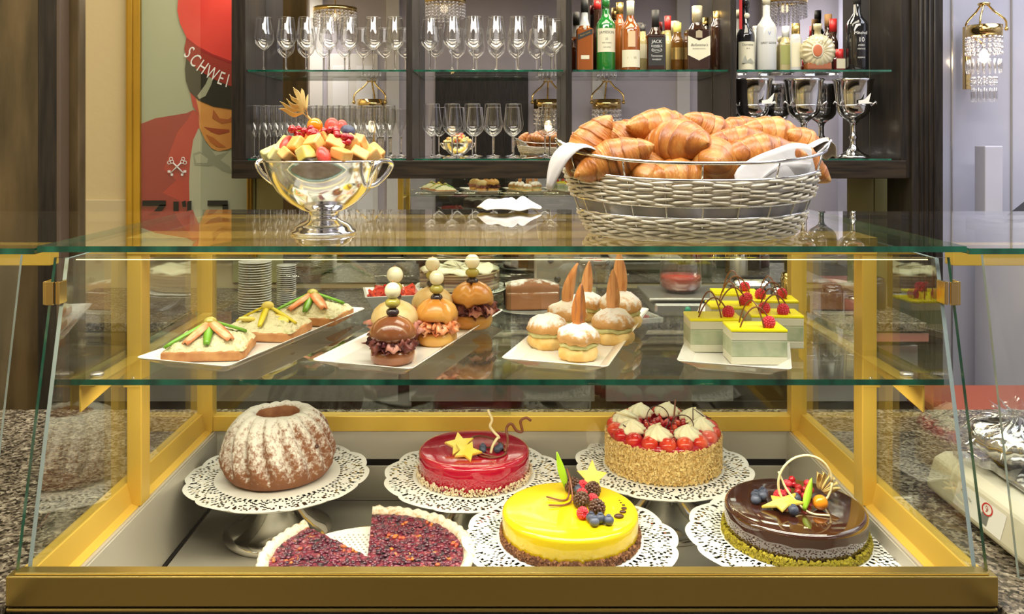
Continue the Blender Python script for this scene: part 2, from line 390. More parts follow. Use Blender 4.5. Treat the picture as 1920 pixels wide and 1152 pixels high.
# marble pier that carries the lamp
mb = MB().box((2.12, 3.87, 1.7), (.72, .3, 3.4)); struct(mb.build('trim_1', M['marble'], bevel=.004))
mb = MB()
for x in (1.96, 2.22): mb.box((x, 3.717, 1.7), (.006, .006, 3.39))
struct(mb.build('trim_2', M['steel']))
struct(MB().box((-2.05, 3.712, 1.24), (1.2, .016, .1)).build('trim_3', M['wall2'], bevel=.004))
# pilasters, doorway of the shop wall behind the camera (seen in the bar mirror)
mb = MB()
for x in (-2.3, -1.35, 1.2, 2.25, 3.3): mb.box((x, -3.2, 1.7), (.16, .06, 3.38))
struct(mb.build('trim_4', M['paleth'], bevel=.004))
d1 = struct(MB().box((-1.85, -3.21, 1.35), (.62, .05, 2.5)).build('door_1', M['paleth'], bevel=.004))
mb = MB()
for x in (-2.0, -1.7):
    mb.box((x, -3.182, .8), (.2, .01, .9)); mb.box((x, -3.182, 1.9), (.2, .01, 1.1))
mb.build('door_panel', M['white'], d1, bevel=.003)
d2 = struct(MB().box((-.25, -3.21, 1.15), (1.15, .05, 2.3)).build('door_2', M['darkwood'], bevel=.004))

# ------------------------------------------------------------------ counters
c = thing('front_counter', 'wide speckled granite counter top under the pastry display case', 'counter', (0, 0, 0))
for s in (-1, 1): MB().box((s*1.395, 1.55, .895), (1.41, .98, .03)).build('worktop', M['granite'], c, bevel=.003)
MB().box((0, 1.98, .895), (1.378, .12, .03)).build('worktop', M['granite'], c)
MB().box((0, 1.2, .37), (4.1, .06, .735)).build('front_panel', M['darkwood'], c)
c = thing('back_counter', 'long granite counter along the mirror, behind the display case', 'counter', (0, 0, 0))
MB().box((-.13, 3.34, .895), (3.24, .7, .03)).build('worktop', M['granite'], c, bevel=.003)
MB().box((-.13, 2.985, .862), (3.24, .012, .03)).build('metal_edge', M['chrome'], c)
MB().box((-.13, 3.36, .43), (3.2, .6, .83)).build('cupboard', M['darkwoodh'], c)
mb = MB()
for x in (-1.4, -.7, 0, .7, 1.15): mb.box((x, 3.045, .72), (.66, .02, .2))
mb.build('drawer_front', M['steel'], c, bevel=.003)

# ------------------------------------------------------------------ display case
GT = CZ - .165   # top of glass top
SH = CZ - .375   # top of the middle shelf
LG = CZ - .65    # ledge
DK = CZ - .80    # deck
def pane(mbx, corners, nrm_t, edge_mi=1):
    """slab from 4 corners (CCW) extruded by vector t; faces 0, edges mi 1"""
    c4 = [Vector(p) for p in corners]; t = Vector(nrm_t); b = len(mbx.v)
    mbx.v += [tuple(p) for p in c4] + [tuple(p+t) for p in c4]
    for f, mi in (((3, 2, 1, 0), 0), ((4, 5, 6, 7), 0)): mbx.f.append([b+i for i in f]); mbx.m.append(mi); mbx.s.append(False)
    for i in range(4):
        j = (i+1) % 4; mbx.f.append([b+i, b+j, b+4+j, b+4+i]); mbx.m.append(0 if (i == 2 and abs(t.z) > .005) else edge_mi); mbx.s.append(False)
    return mbx
case = thing('display_case', 'glass pastry display case with gold frame and sloping front pane', 'display case', (0, 1.2, .91))
def cp(mbx, name, mats, **k):
    o = mbx.build(name, mats, None, **k); o.parent = case; o.location = (0, -1.2, -.91); return o
cp(pane(MB(), [(-.705, 1.294, GT-.009), (.705, 1.294, GT-.009), (.705, 1.955, GT-.009), (-.705, 1.955, GT-.009)], (0, 0, .009)), 'glass_top', [M['pane'], M['green_edge']])
# sloping front pane, bottom at rail, top under the glass top
cp(pane(MB(), [(-.677, 1.176, .868), (.677, 1.176, .868), (.677, 1.298, GT-.018), (-.677, 1.298, GT-.018)], (0, -.008, .0018)), 'front_glass', [M['clearpane'], M['green_edge']])
cp(pane(MB(), [(-.668, 1.322, SH-.009), (.685, 1.322, SH-.009), (.656, 1.84, SH-.009), (-.656, 1.84, SH-.009)], (0, 0, .009)), 'shelf_glass', [M['shelfpane'], M['green_edge']])
for s, nm in ((-1, 'side_glass'), (1, 'side_glass')):
    cp(pane(MB(), [(s*.668, 1.2, .945), (s*.668, 1.89, .945), (s*.668, 1.89, GT-.02), (s*.668, 1.305, GT-.02)], (s*-.006, 0, 0)), nm, [M['sidepane'], M['steel_edge']])
for x0, x1, dy in ((-.66, .02, 0), (-.02, .66, .014)):
    cp(pane(MB(), [(x0, 1.895+dy, .94), (x1, 1.895+dy, .94), (x1, 1.895+dy, GT-.02), (x0, 1.895+dy, GT-.02)], (0, .006, 0)), 'rear_glass', [M['rearpane'], M['steel_edge']])
# frame
for s in (-1, 1):
    cp(MB().box((s*.648, 1.522, (LG+GT-.012)/2), (.026, .038, GT-.012-LG)), 'post', M['gold'], bevel=.0015)
    cp(MB().box((s*.655, 1.895, (LG+GT-.012)/2), (.034, .03, GT-.012-LG)), 'post', M['gold'], bevel=.0015)
    # sloping channel that holds the side pane
    mb = MB(); pr = [(.679, .95), (.660, .95), (.652, .914), (.640, .910), (.640, .904), (.679, .904)]
    vs = [(s*x, y, z) for y in (1.19, 1.89) for x, z in pr]; n = 6
    mb.add(vs, [tuple(range(n)), tuple(range(n, 2*n))] + [(i, (i+1) % n, n+(i+1) % n, n+i) for i in range(n)])
    cp(mb, 'side_channel', M['gold'], bevel=.001)
    # shelf bracket
    mb = MB(); xx = .655
    mb.prism([(1.325, SH-.012), (1.325, SH-.052), (1.52, SH-.03), (1.88, SH-.03), (1.88, SH-.012)], -.0015, .0015, M=Matrix(((0, 0, 1, s*xx), (1, 0, 0, 0), (0, 1, 0, 0), (0, 0, 0, 1))))
    mb.box((s*(xx-.011), 1.6, SH-.0115), (.024, .55, .003))
    mb.box((s*.651, 1.505, SH-.04), (.03, .008, .05))
    cp(mb, 'shelf_bracket', M['gold'], bevel=.0006)
    cp(MB().ball((s*.648, 1.5, SH-.048), .004), 'screw', M['chrome'])
    cp(MB().lathe([(0, 0), (.01, 0), (.01, .004), (0, .004)], 16, (s*.638, 1.345, SH)), 'shelf_pad', M['steel'])
    # brass clamp on the front glass
    mb = MB(); zc = 1.327; yc = 1.288
    mb.box((s*.675, yc-.014, zc), (.012, .005, .035)); mb.box((s*.683, yc-.003, zc), (.005, .022, .035)); mb.box((s*.664, yc-.002, zc), (.006, .024, .034))
    cp(mb, 'hinge_clamp', M['brass'], bevel=.001)
    cp(MB().box((s*.6585, 1.54, LG-.004), (.04, .7, .006)).box((s*.636, 1.54, LG-.004), (.006, .72, .008)), 'ledge', M['ledge'], bevel=.002)
    cp(MB().box((s*.634, 1.54, LG-.075), (.006, .72, .142)), 'inner_side_panel', M['deck'])
cp(MB().box((0, 1.553, GT-.026), (1.322, .104, .03)), 'top_rail', M['gold'], bevel=.0015)
cp(MB().box((0, 1.912, GT-.026), (1.345, .078, .03)), 'top_rail', M['gold'], bevel=.0015)
cp(MB().box((0, 1.9, .927), (1.30, .03, .034)), 'rear_rail', M['gold'], bevel=.0015)
cp(MB().box((0, 1.303, GT-.0215), (1.30, .002, .0012)), 'led_line', M['led'])
mb = MB().box((0, 1.893, LG-.032), (1.27, .006, .062)).box((0, 1.88, LG-.111), (1.27, .006, .075))
cp(mb, 'rear_wall_panel', M['deck'], bevel=.001)
cp(MB().box((0, 1.9, LG-.07), (1.27, .004, .03)), 'air_slot', M['dark'])
cp(MB().box((0, 1.53, DK-.006), (1.25, .7, .012)), 'deck', M['deck'], bevel=.002)
for s in (-1, 1): cp(MB().box((s*.629, 1.53, DK+.0005), (.0035, .7, .002)), 'deck_joint', M['dark'])
cp(MB().box((0, 1.183, .9355), (1.364, .022, .041)).box((0, 1.186, .9575), (1.345, .02, .003)), 'front_rail', M['goldrail'], bevel=.002)
cp(MB().box((0, 1.186, .9135), (1.364, .018, .003)), 'rail_gap', M['dark'])
cp(MB().box((0, 1.183, .9095), (1.364, .022, .005)), 'front_rail_lower', M['goldrail'], bevel=.002)
# front drop below the ledge (hidden body of the case)
cp(MB().box((0, 1.2, .84), (1.3, .01, .15)), 'front_inner_panel', M['deck'])
cp(MB().box((0, 1.184, .86), (1.36, .01, .09)), 'front_kick_panel', M['dark'])

# neighbouring cases left and right
for s in (-1, 1):
    n = thing('display_case', ('dark' if s < 0 else 'pale') + ' neighbouring glass display case, cut off at the ' + ('left' if s < 0 else 'right') + ' edge', 'display case', (s*1.3, 1.4, .91))
    def np_(mbx, name, mats, **k):
        o = mbx.build(name, mats, n, **k); o.location = (-s*1.3, -1.4, -.91); return o
    xa, xb = s*.712, s*1.9
    z = GT - .004
    np_(pane(MB(), [(min(xa, xb), 1.30, z-.009), (max(xa, xb), 1.30, z-.009), (max(xa, xb), 1.955, z-.009), (min(xa, xb), 1.955, z-.009)], (0, 0, .009)), 'glass_top', [M['pane'], M['green_edge']])
    xa = s*.755
    np_(pane(MB(), [(min(xa, xb), 1.25, .915), (max(xa, xb), 1.25, .915), (max(xa, xb), 1.345, GT-.02), (min(xa, xb), 1.345, GT-.02)], (0, -.006, .001)), 'front_glass', [M['pane'], M['steel_edge']])
    np_(MB().box((s*1.34, 1.45, GT-.033), (1.16, .03, .036)), 'top_rail', M['gold'], bevel=.0015)

# ------------------------------------------------------------------ doilies, cake stands
def doily_mb(R=.18, scall=12, seed=0):
    """paper lace disc; lace holes are missing faces"""
    NT, rings = 288, []
    r = 0; core = R*.66
    rr = [0.0, core*.5, core] + [core + (R-core)*k/13 for k in range(1, 14)]
    mb = MB(); NR = len(rr); vs = []
    rnd = random.Random(seed)
    for i in range(NT):
        a = 2*PI*i/NT
        sc = 1 + .045*(abs(math.cos(a*scall/2))**.7 - .6)
        for k, q in enumerate(rr):
            e = max(0, (q-core)/(R-core))
            rad = q*(1 + (sc-1)*e)
            vs.append((rad*math.cos(a), rad*math.sin(a), .0012*e*math.sin(a*scall+1)+ .0006*math.sin(3*a)*e))
    fs = []
    for i in range(NT):
        j = (i+1) % NT
        ph = (i*scall/NT) % 1.0
        for k in range(NR-1):
            hole = False
            if 3 <= k <= NR-4:
                kk = k-3; dx = abs(ph-.5)*2; dz = abs(kk-4.5)/4.5
                inside = dx*dx*1.5 + dz*dz
                if kk == 0: hole = i % 4 < 2
                elif kk == 8: hole = i % 3 < 1 or (i % 6 == 1)
                elif inside < .13: hole = False
                elif inside < .36: hole = (i//2 + k) % 2 == 0 and rnd.random() < .9
                elif inside < .52: hole = False
                else: hole = (i + 2*k) % 4 < 2 and rnd.random() < .75
                if i % 2 == 1 and (i + k) % 5 == 0: hole = False
            if hole: continue
            fs.append((i*NR+k, j*NR+k, j*NR+k+1, i*NR+k+1) if k else (i*NR, j*NR+1, i*NR+1))
    return mb.add(vs, fs)
doily0 = None; stand0 = None
CH = CZ-.682   # height of the cake plates' top
def make_stand(x, y, z, label):
    global stand0
    if stand0 is None:
        t = thing('cake_stand', label, 'cake stand', (x, y, DK), group='silver cake stands in the display case')
        h = z-DK
        MB().lathe([(0, h-.004), (.10, h-.004), (.155, h-.003), (.168, h), (.170, h-.001), (.168, h-.006), (.15, h-.010), (.09, h-.013), (0, h-.013)], 64).build('plate', M['chrome'], t)
        MB().lathe([(0, h-.012), (.026, h-.012), (.031, h-.03), (.042, h-.055), (.06, h-.078), (.078, h-.094), (.094, h-.102), (.106, h-.106), (.108, h-.112), (.106, h-.1175), (0, h-.1175)], 64).build('foot', M['chrome'], t)
        stand0 = t; t['h'] = h; return t
    o = dup(stand0, (x, y, DK), 0, label); o.scale = (1, 1, (z-DK)/stand0['h']); return o
def make_doily(x, y, z, label, rz=0):
    global doily0
    if doily0 is None:
        doily0 = doily_mb().build('paper_doily', M['paper']); o = doily0
    else:
        o = doily0.copy(); COL.objects.link(o)
    o.location = (x, y, z+.0016); o.rotation_euler = (0, 0, rz)
    return tag(o, label, 'doily', 'round lace doilies under the cakes')
SP = [('bundt cake', 'bundt cake', -.452, 1.725, CH), ('red glazed cake', 'red cake', -.056, 1.725, CH), ('strawberry cake', 'strawberry cake', .334, 1.77, CH+.002),
      ('yellow cake', 'yellow cake', .115, 1.443, CH+.004), ('chocolate cake', 'chocolate cake', .498, 1.45, CH+.002)]
for i, (a, b, x, y, z) in enumerate(SP):
    make_stand(x, y, z, f'round silver cake stand carrying the {a}')
    make_doily(x, y, z, f'round white lace paper doily beneath the {a}', i*.37)
def scatter(n, fn, size, seed=1, flat=.6):
    r = random.Random(seed); mb = MB()
    for i in range(n):
        p = fn(r); s_ = size*r.uniform(.6, 1.3)
        Mx = Euler((r.uniform(0, 6), r.uniform(0, 6), r.uniform(0, 6))).to_matrix()
        mb.box(p, (s_, s_*.8, s_*flat), M=Mx)
    return mb
def ring(rad, z0, z1, dr=.003):
    def f(r):
        a = r.uniform(0, 2*PI); return (math.cos(a)*(rad+r.uniform(-dr, dr)), math.sin(a)*(rad+r.uniform(-dr, dr)), r.uniform(z0, z1) )
    return f
def star_poly(R, r, n=5, a0=0):
    return [((R if k % 2 == 0 else r)*math.cos(a0+PI*k/n), (R if k % 2 == 0 else r)*math.sin(a0+PI*k/n)) for k in range(2*n)]
def star_slice(mb, c, R, Mx=None, th=.005, a0=0):
    n = 5; Mx = Mx or Matrix.Identity(3)
    P = star_poly(R, R*.48, n, a0); k = len(P)
    vs = []
    for z, s_ in ((-th/2, .96), (-th/4, 1), (th/4, 1), (th/2, .96)):
        vs += [Vector(c) + Mx @ Vector((x*s_, y*s_, z)) for x, y in P]
    fs = [tuple(range(k))[::-1], tuple(range(3*k, 4*k))]
    for L_ in range(3): fs += [(L_*k+i, L_*k+(i+1) % k, (L_+1)*k+(i+1) % k, (L_+1)*k+i) for i in range(k)]
    return mb.add(vs, fs)
def blueberry(mb, c, r=.007):
    mb.ball(c, (r, r, r*.92), 14, 9)
    mb.lathe([(r*.38, r*.83), (r*.46, r*1.02), (r*.3, r*.9)], 10, c)
    return mb
def drupes(mb, c, r, h, k, seed=0, tilt=None):
    """raspberry / blackberry: many beads over a cone"""
    rr = random.Random(seed); Mx = tilt or Matrix.Identity(3)
    mb.ball(c, (r*.82, r*.82, h*.45), 10, 8, R=Mx)
    rows = 6
    for j in range(rows):
        t = (j+.5)/rows; ph = PI*(.12+.72*t); q = r*math.sin(ph)*(1 - .12*(1-t)); z = -math.cos(ph)*h*.5
        n = max(4, int(2*PI*q/(k*1.7)))
        for i in range(n):
            a = 2*PI*(i+.5*(j % 2))/n
            mb.ball(Vector(c) + Mx @ Vector((q*.93*math.cos(a), q*.93*math.sin(a), -z)), k*rr.uniform(.9, 1.1), 7, 5)
    return mb
def cake(name, label, x, y, z, r, h, side_m, round_=.008, n=96):
    t = thing(name, label, 'cake', (x, y, z+.003))
    pr = [(0, .001), (r-.002, .001), (r, .004), (r, h-round_)] + [(r-round_+round_*math.cos(q*PI/8), h-round_+round_*math.sin(q*PI/8)) for q in (1, 2, 3, 4)] + [(r*.5, h), (0, h)]
    MB().lathe(pr, n).build('cake_body', side_m, t)
    return t
# --- bundt
t = thing('bundt_cake', 'tall fluted bundt cake dusted with powdered sugar, on a silver stand', 'bundt cake', (-.452, 1.725, CH+.003))
def bfn(a, k, r, z):
    fl = 16; tw = a + .0
    if k < .7:
        e = min(1, max(0, (z-.015)/.02)) * min(1, max(0, (r-.035)/.02))
        v = abs(math.cos(fl*(tw + z*3.2)/2))
        r = r * (1 - .17*e*(1-v)**1.2) + .003*e if True else r
    nn = noise.noise(Vector((r*math.cos(a)*28, r*math.sin(a)*28, z*28)))
    return r + nn*.0022, z + noise.noise(Vector((a*3, 5, z*20)))*.0016*(z > .01)
pr = [(0, 0), (.088, 0), (.097, .004), (.105, .013), (.110, .024), (.112, .038), (.1105, .052), (.107, .066), (.102, .08), (.096, .093), (.088, .106), (.078, .117), (.067, .125), (.056, .129), (.048, .128),
      (.043, .123), (.040, .112), (.036, .09), (.028, .05), (.026, .01), (.026, 0)]
MB().lathe(pr, 340, fn=bfn, mf=lambda k: 1 if k > 14 else 0).build('cake_body', [M['bundt'], mat('bundt inner crust', (.36, .15, .06), .7, col2=(.26, .09, .035), scale=60)], t)
mb = MB()
for k in range(5):
    a = -PI/2 + (-.55, -.2, .28, .62, 1.0)[k]; mb.ball((.107*math.cos(a), .107*math.sin(a), (.05, .056, .035, .03, .075)[k]), (.005, .005, .004), 8, 6)
mb.build('raisin', M['dchoc'], t)
# --- red mirror glazed cake
t = cake('mirror_glazed_cake', 'shiny raspberry red mirror-glazed round cake with star fruit slices', -.056, 1.725, CH, .1115, .052, M['rglaze'])
scatter(900, lambda r: (lambda a, z: (math.cos(a)*(.113+.003*r.random()), math.sin(a)*(.113+.003*r.random()), z))(r.uniform(0, 6.283), .013*(r.random()**1.4)+.001), .0042, 3, .3).build('almond_crumb_band', M['crumbwhite'], t)
for c, R, a0, ti in (((-.028, -.022, .066), .031, .5, (.5, 0, 0)), ((-.012, -.052, .063), .029, 1.25, (.35, .06, 0))):
    star_slice(MB(), c, R, Euler(ti).to_matrix(), .006, a0).build('star_fruit_slice', M['star'], t)
for p in ((.018, -.018, .059), (.018, -.032, .059), (.052, -.018, .059), (.047, -.030, .059)): blueberry(MB(), p, .0075).build('blueberry', M['blueb'], t)
MB().lathe([(.037, 0), (.039, 0), (.041, .003), (.038, .0035)], 40, (.03, -.006, .0)).build('chocolate_ring', M['choc'], t, loc=(0, -.006, .066), rot=(.10, .28, 0))
MB().lathe([(.026, 0), (.030, 0), (.030, .002), (.027, .0025)], 40, (.036, -.032, .053)).build('chocolate_ring', M['choc'], t)
sq = lambda pts, m, nm, r_=.0028: MB().tube(pts, r_, 8).build(nm, m, t)
def smooth(pts, k=6):
    out = []; P = [Vector(p) for p in pts]; P = [2*P[0]-P[1]] + P + [2*P[-1]-P[-2]]
    for i in range(1, len(P)-2):
        for j in range(k):
            u = j/k; a, b, c, d = P[i-1:i+3]
            out.append(.5*((2*b) + (c-a)*u + (2*a-5*b+4*c-d)*u*u + (3*b-a-3*c+d)*u**3))
    out.append(P[-2]); return out
sq(smooth([(.034, -.035, .054), (.038, -.034, .068), (.046, -.03, .08), (.05, -.01, .076), (.04, 0, .083), (.032, 0, .095), (.036, 0, .108), (.03, 0, .122), (.028, 0, .128)]), M['wchoc'], 'white_chocolate_curl')
sq(smooth([(.062, -.03, .055), (.068, -.01, .07), (.065, 0, .09), (.075, 0, .1), (.086, 0, .086), (.097, 0, .085), (.094, 0, .105), (.105, 0, .112), (.115, .0, .106)]), M['choc'], 'milk_chocolate_curl')
# --- strawberry cake
t = cake('strawberry_cake', 'strawberry cake with whipped cream rosettes and chopped almond coated side', .334, 1.77, CH+.002, .116, .066, M['crumbgold'], .006)
def side(r):
    a = r.uniform(0, 2*PI); return (math.cos(a)*.1175, math.sin(a)*.1175, r.uniform(.001, .068))
scatter(3600, side, .0046, 5, .45).build('almond_coating', M['crumbgold'], t)
MB().lathe([(0, .064), (.114, .064), (.115, .068), (.105, .073), (0, .0745)], 64).build('jelly_top', M['rglaze'], t)
rr = random.Random(4)
for i in range(18):
    a = 2*PI*i/18 + .08
    MB().ball((.099*math.cos(a), .099*math.sin(a), .074), (.0185, .0175, .0145), 14, 9, R=Matrix.Rotation(a, 3, 'Z')).build('strawberry_half', M['strawb'], t)
for i in range(95):
    a = rr.uniform(0, 6.283); q = .083*math.sqrt(rr.random())
    MB().ball((q*math.cos(a), q*math.sin(a), .077+rr.uniform(-.002, .005)), rr.uniform(.005, .0075), 9, 6).build('red_currant', M['redberry'] if i % 3 else M['strawb'], t)
def rosette(mb, c, R=.0265, h=.026):
    def f(a, k, r, z):
        return r*(1 + .13*math.cos(9*a + z*230)), z
    return mb.lathe([(0, 0), (R*.9, 0), (R, h*.18), (R*.92, h*.4), (R*.66, h*.62), (R*.36, h*.82), (R*.12, h*.97), (0, h)], 72, c, fn=f)
for i in range(8):
    a = 2*PI*i/8 - .30; rosette(MB(), (.078*math.cos(a), .078*math.sin(a), .079)).build('cream_rosette', M['cream'], t)
    MB().ball((.078*math.cos(a)+.004, .078*math.sin(a), .102), (.006, .0035, .0025), 10, 6, R=Euler((0, -.5, a)).to_matrix()).build('almond', M['wchoc'], t)
def loop(c, R, el, rz, m, nm, frac=1.0, r_=.0011, z0=0, par=None):
    Mx = Euler((el, 0, rz)).to_matrix()
    MB().tube([Vector(c) + Mx @ Vector((R*math.cos(q), R*math.sin(q), 0)) for q in [z0 + 2*PI*frac*i/36 for i in range(37)]], r_, 6).build(nm, m, par or t)
loop((-.012, -.01, .098), .024, 1.2, .2, M['dchoc'], 'chocolate_loop')
loop((.034, -.03, .09), .022, .8, -.3, M['dchoc'], 'chocolate_loop')
MB().tube([(.058, -.02, .08), (.06, -.01, .118), (.085, 0, .098), (.1, .0, .094)], .0012, 6).build('chocolate_stick', M['dchoc'], t)
MB().tube([(.018, -.02, .09), (.024, 0, .108), (.028, .01, .13)], .002, 6).build('chocolate_stick', M['choc'], t)
MB().tube([(-.1, -.03, .116), (-.085, -.02, .109), (-.055, 0, .094)], .0024, 6).build('chocolate_stick', M['wchoc'], t)
MB().tube([(-.09, -.05, .098), (-.078, -.05, .088), (-.062, -.05, .089)], .0012, 6).build('chocolate_stick', M['dchoc'], t)
for x_, y_ in ((.03, -.045), (-.018, -.03), (-.03, -.04), (.055, .0)):
    MB().ball((x_, y_, .09), (.011, .0045, .003), 10, 6, R=Euler((0, -.3, .5)).to_matrix()).build('almond', M['wchoc'], t)
# --- yellow cake
t = cake('mango_cake', 'bright yellow glazed round cake topped with a line of berries', .115, 1.443, CH+.004, .1145, .048, M['yglaze'])
scatter(2200, lambda r: (lambda a, z: (math.cos(a)*(.1155+.0015*r.random()), math.sin(a)*(.1155+.0015*r.random()), z))(r.uniform(0, 6.283), .0125*(r.random())+.0005), .0042, 8, .7).build('crumb_base', M['crumbbrown'], t)
zt = .048
line = [(.014, .052), (.034, .03), (.026, .012), (.044, -.002), (.025, -.02), (.045, -.03), (.026, -.045), (.04, -.052)]
for i, (x_, y_) in enumerate(((.010, .064), (.043, .045), (.020, .004), (.043, -.026))):
    drupes(MB(), (x_, y_, zt+.012), .0135, .026, .0031, i, Euler((.3*i, .4, 0)).to_matrix()).build('blackberry', M['blackb'], t)
for i, (x_, y_) in enumerate(((.024, .034), (.028, .06), (.040, .012), (.018, -.040))):
    drupes(MB(), (x_, y_, zt+.009+(i == 1)*.004), .0095, .018, .0023, i+9, Euler((1.2, .3*i, 0)).to_matrix()).build('raspberry', M['raspb'], t)
for p in ((.018, .052, zt+.01), (.030, -.055, zt+.0085), (.045, -.058, zt+.0085), (.034, -.068, zt+.0075), (.058, -.063, zt+.0075)): blueberry(MB(), p, .0085).build('blueberry', M['blueb'], t)
star_slice(MB(), (.044, .066, zt+.026), .029, Euler((1.25, .1, .1)).to_matrix(), .006, PI/2).build('star_fruit_slice', M['star'], t)
lf = []
for i in range(9):
    u = i/8; wd = .0075*math.sin(PI*min(1, u*.85+.12))*(1-u*.2); cx = -.002 - .016*u; cz = zt+.01+.062*u
    lf += [(cx-wd, .06, cz), (cx, .063, cz), (cx+wd, .06, cz)]
MB().add(lf, [(3*i+k, 3*i+k+1, 3*i+k+4, 3*i+k+3) for i in range(8) for k in (0, 1)], 0, True).build('green_leaf', M['leaf'], t, solid=.0012)
MB().tube(smooth([(.0, .068, zt+.04), (.004, .05, zt+.03), (.006, .025, zt+.006), (-.008, .006, zt+.003), (-.036, .002, zt+.004)]), .0016, 6).build('chocolate_curl', M['choc'], t)
MB().tube(smooth([(.004, .05, zt+.03), (.0, .035, zt+.004), (-.012, .024, zt+.003), (-.038, .034, zt+.005)]), .0016, 6).build('chocolate_curl', M['choc'], t)
for x_, y_, q in ((.078, -.036, .0085), (.087, -.018, .006), (.091, -.004, .005), (.092, .01, .003), (.089, .02, .0022), (.088, .03, .0018)):
    MB().ball((x_, y_, zt+q*.3), (q, q*.7, q*.42), 12, 8).build('coffee_bean', M['dchoc'], t)
# --- chocolate cake
t = cake('chocolate_cake', 'dark glossy chocolate glazed round cake with a white chocolate hoop', .498, 1.45, CH+.002, .116, .054, M['cglaze'])
scatter(2300, lambda r: (lambda a, z: (math.cos(a)*(.117+.003*r.random()), math.sin(a)*(.117+.003*r.random()), z))(r.uniform(0, 6.283), .013*r.random()**1.2+.0005), .004, 12, .8).build('pistachio_crumb_band', M['crumbgreen'], t)
zt = .054
loop((.016, -.004, zt+.037), .047, PI/2, .08, M['wchoc'], 'white_chocolate_hoop', r_=.0022)
MB().tube(smooth([(-.028, .0, zt+.055), (-.018, -.01, zt+.03), (-.002, -.02, zt+.01), (.012, -.04, zt+.002), (.04, -.05, zt+.002)]), .0019, 6).build('white_chocolate_curl', M['wchoc'], t)
for p in ((-.062, .014, zt+.009), (-.066, .001, zt+.007), (-.047, .026, zt+.009), (-.052, .012, zt+.009), (-.018, -.045, zt+.009), (.002, .0, zt+.009)): blueberry(MB(), p, .0088).build('blueberry', M['blueb'], t)
drupes(MB(), (-.022, .01, zt+.009), .0105, .02, .0025, 3, Euler((.4, .3, 0)).to_matrix()).build('raspberry', M['raspb'], t)
rr = random.Random(2)
for i in range(17):
    MB().ball((.016+rr.uniform(-.022, .022), .024+rr.uniform(-.02, .02), zt+.007+rr.uniform(0, .018)), .0062, 10, 7).build('red_currant', M['raspb'] if i % 2 else M['redberry'], t)
MB().ball((.034, -.024, zt+.0125), .0125, 20, 12).build('physalis_berry', M['physalis'], t)
mb = MB()
for i in range(6):
    a = .2+i*.32; mb.grid(lambda u, v, a=a: (.048+.03*u*math.cos(a)*1.0 + .006*(v-.5)*2*math.sin(PI*u), .0+.006*math.sin(6*v+i)*u+.01*i/6, zt+.02+.032*u*math.sin(a)+.007*(v-.5)*math.sin(PI*u)*2), 8, 4)
mb.build('physalis_husk', M['husk'], t, solid=.0005)
Mx = Euler((.3, .12, .25)).to_matrix()
star_slice(MB(), (-.028, -.022, zt+.012), .036, Euler((-.12, -.22, .2)).to_matrix(), .005, .4).build('star_fruit_slice', M['star'], t)
lf = []
for i in range(9):
    u = i/8; wd = .007*math.sin(PI*min(1, u*.8+.15)); lf += [(.004+.018*u-wd, -.035+.02*u, zt+.004+.045*u), (.004+.018*u, -.037+.02*u, zt+.004+.045*u), (.004+.018*u+wd, -.035+.02*u, zt+.006+.045*u)]
MB().add(lf, [(3*i+k, 3*i+k+1, 3*i+k+4, 3*i+k+3) for i in range(8) for k in (0, 1)], 0, True).build('green_leaf', M['leaf'], t, solid=.0012)
# --- berry tart, one wedge cut out
make_stand(-.219, 1.392, CH-.028, 'low silver cake stand under the berry tart')
o = MB().lathe([(0, 0), (.13, 0), (.16, .0008)], 64).build('perforated_paper', M['paper']); o.location = (-.219, 1.392, CH-.0258)
tag(o, 'white patterned paper under the berry tart, bare where a wedge is missing', 'paper')
mb = MB()
for i in range(-14, 15):
    for j in range(-14, 15):
        x_, y_ = (i+.5*(j % 2))*.009, j*.009
        if math.hypot(x_, y_) < .14: mb.box((x_, y_, .0009), (.003, .0035, .0004))
mb.build('printed_dots', mat('grey dots', (.55, .5, .45), .8), o)
t = thing('berry_tart', 'large berry tart with sugared rim and one wedge cut out', 'tart', (-.219, 1.392, CH-.0245))
a0, a1 = math.radians(96), math.radians(96+43)     # the gap
NA = 220; rf = [0] + [.156*k/26 for k in range(1, 27)]
def tz(x_, y_): return .023 + .0028*noise.noise(Vector((x_*60, y_*60, 0))) + .0022*noise.noise(Vector((x_*170, y_*170, 3)))
vs = []; fs = []
for i in range(NA+1):
    a = a1 + (2*PI-(a1-a0))*i/NA
    for q in rf: vs.append((q*math.cos(a), q*math.sin(a), tz(q*math.cos(a), q*math.sin(a))))
n = len(rf)
for i in range(NA):
    for k in range(n-1): fs.append((i*n+k, (i+1)*n+k, (i+1)*n+k+1, i*n+k+1))
mb = MB().add(vs, fs, 0, True)
for i in (0, NA):                                  # cut faces
    vv = [vs[i*n+k] for k in range(n)] + [(vs[i*n+k][0], vs[i*n+k][1], .006) for k in range(n)]
    mb.add(vv, [(k, k+1, n+k+1, n+k) for k in range(n-1)])
mb.build('berry_filling', M['tart'], t)
rb = random.Random(31); mb = MB(); mo = MB()
for i in range(900):
    a = a1 + (2*PI-(a1-a0))*rb.random(); q = .15*math.sqrt(rb.random()); e = math.radians(4)
    if q < .012 or a < a1+.004/q or a > a0+2*PI-.004/q: continue
    (mo if noise.noise(Vector((q*math.cos(a)*38, q*math.sin(a)*38, 7))) > .34 else mb).ball((q*math.cos(a), q*math.sin(a), .0235), (rb.uniform(.0026, .0048), rb.uniform(.0026, .0048), rb.uniform(.0018, .0034)), 7, 5)
mb.build('baked_berries', mat('baked dark berries', (.03, .016, .03), .22, col2=(.16, .02, .05), scale=90, coat=.3), t)
mo.build('baked_plum_pieces', mat('baked plum pieces', (.6, .2, .03), .3, col2=(.4, .03, .05), scale=70), t)
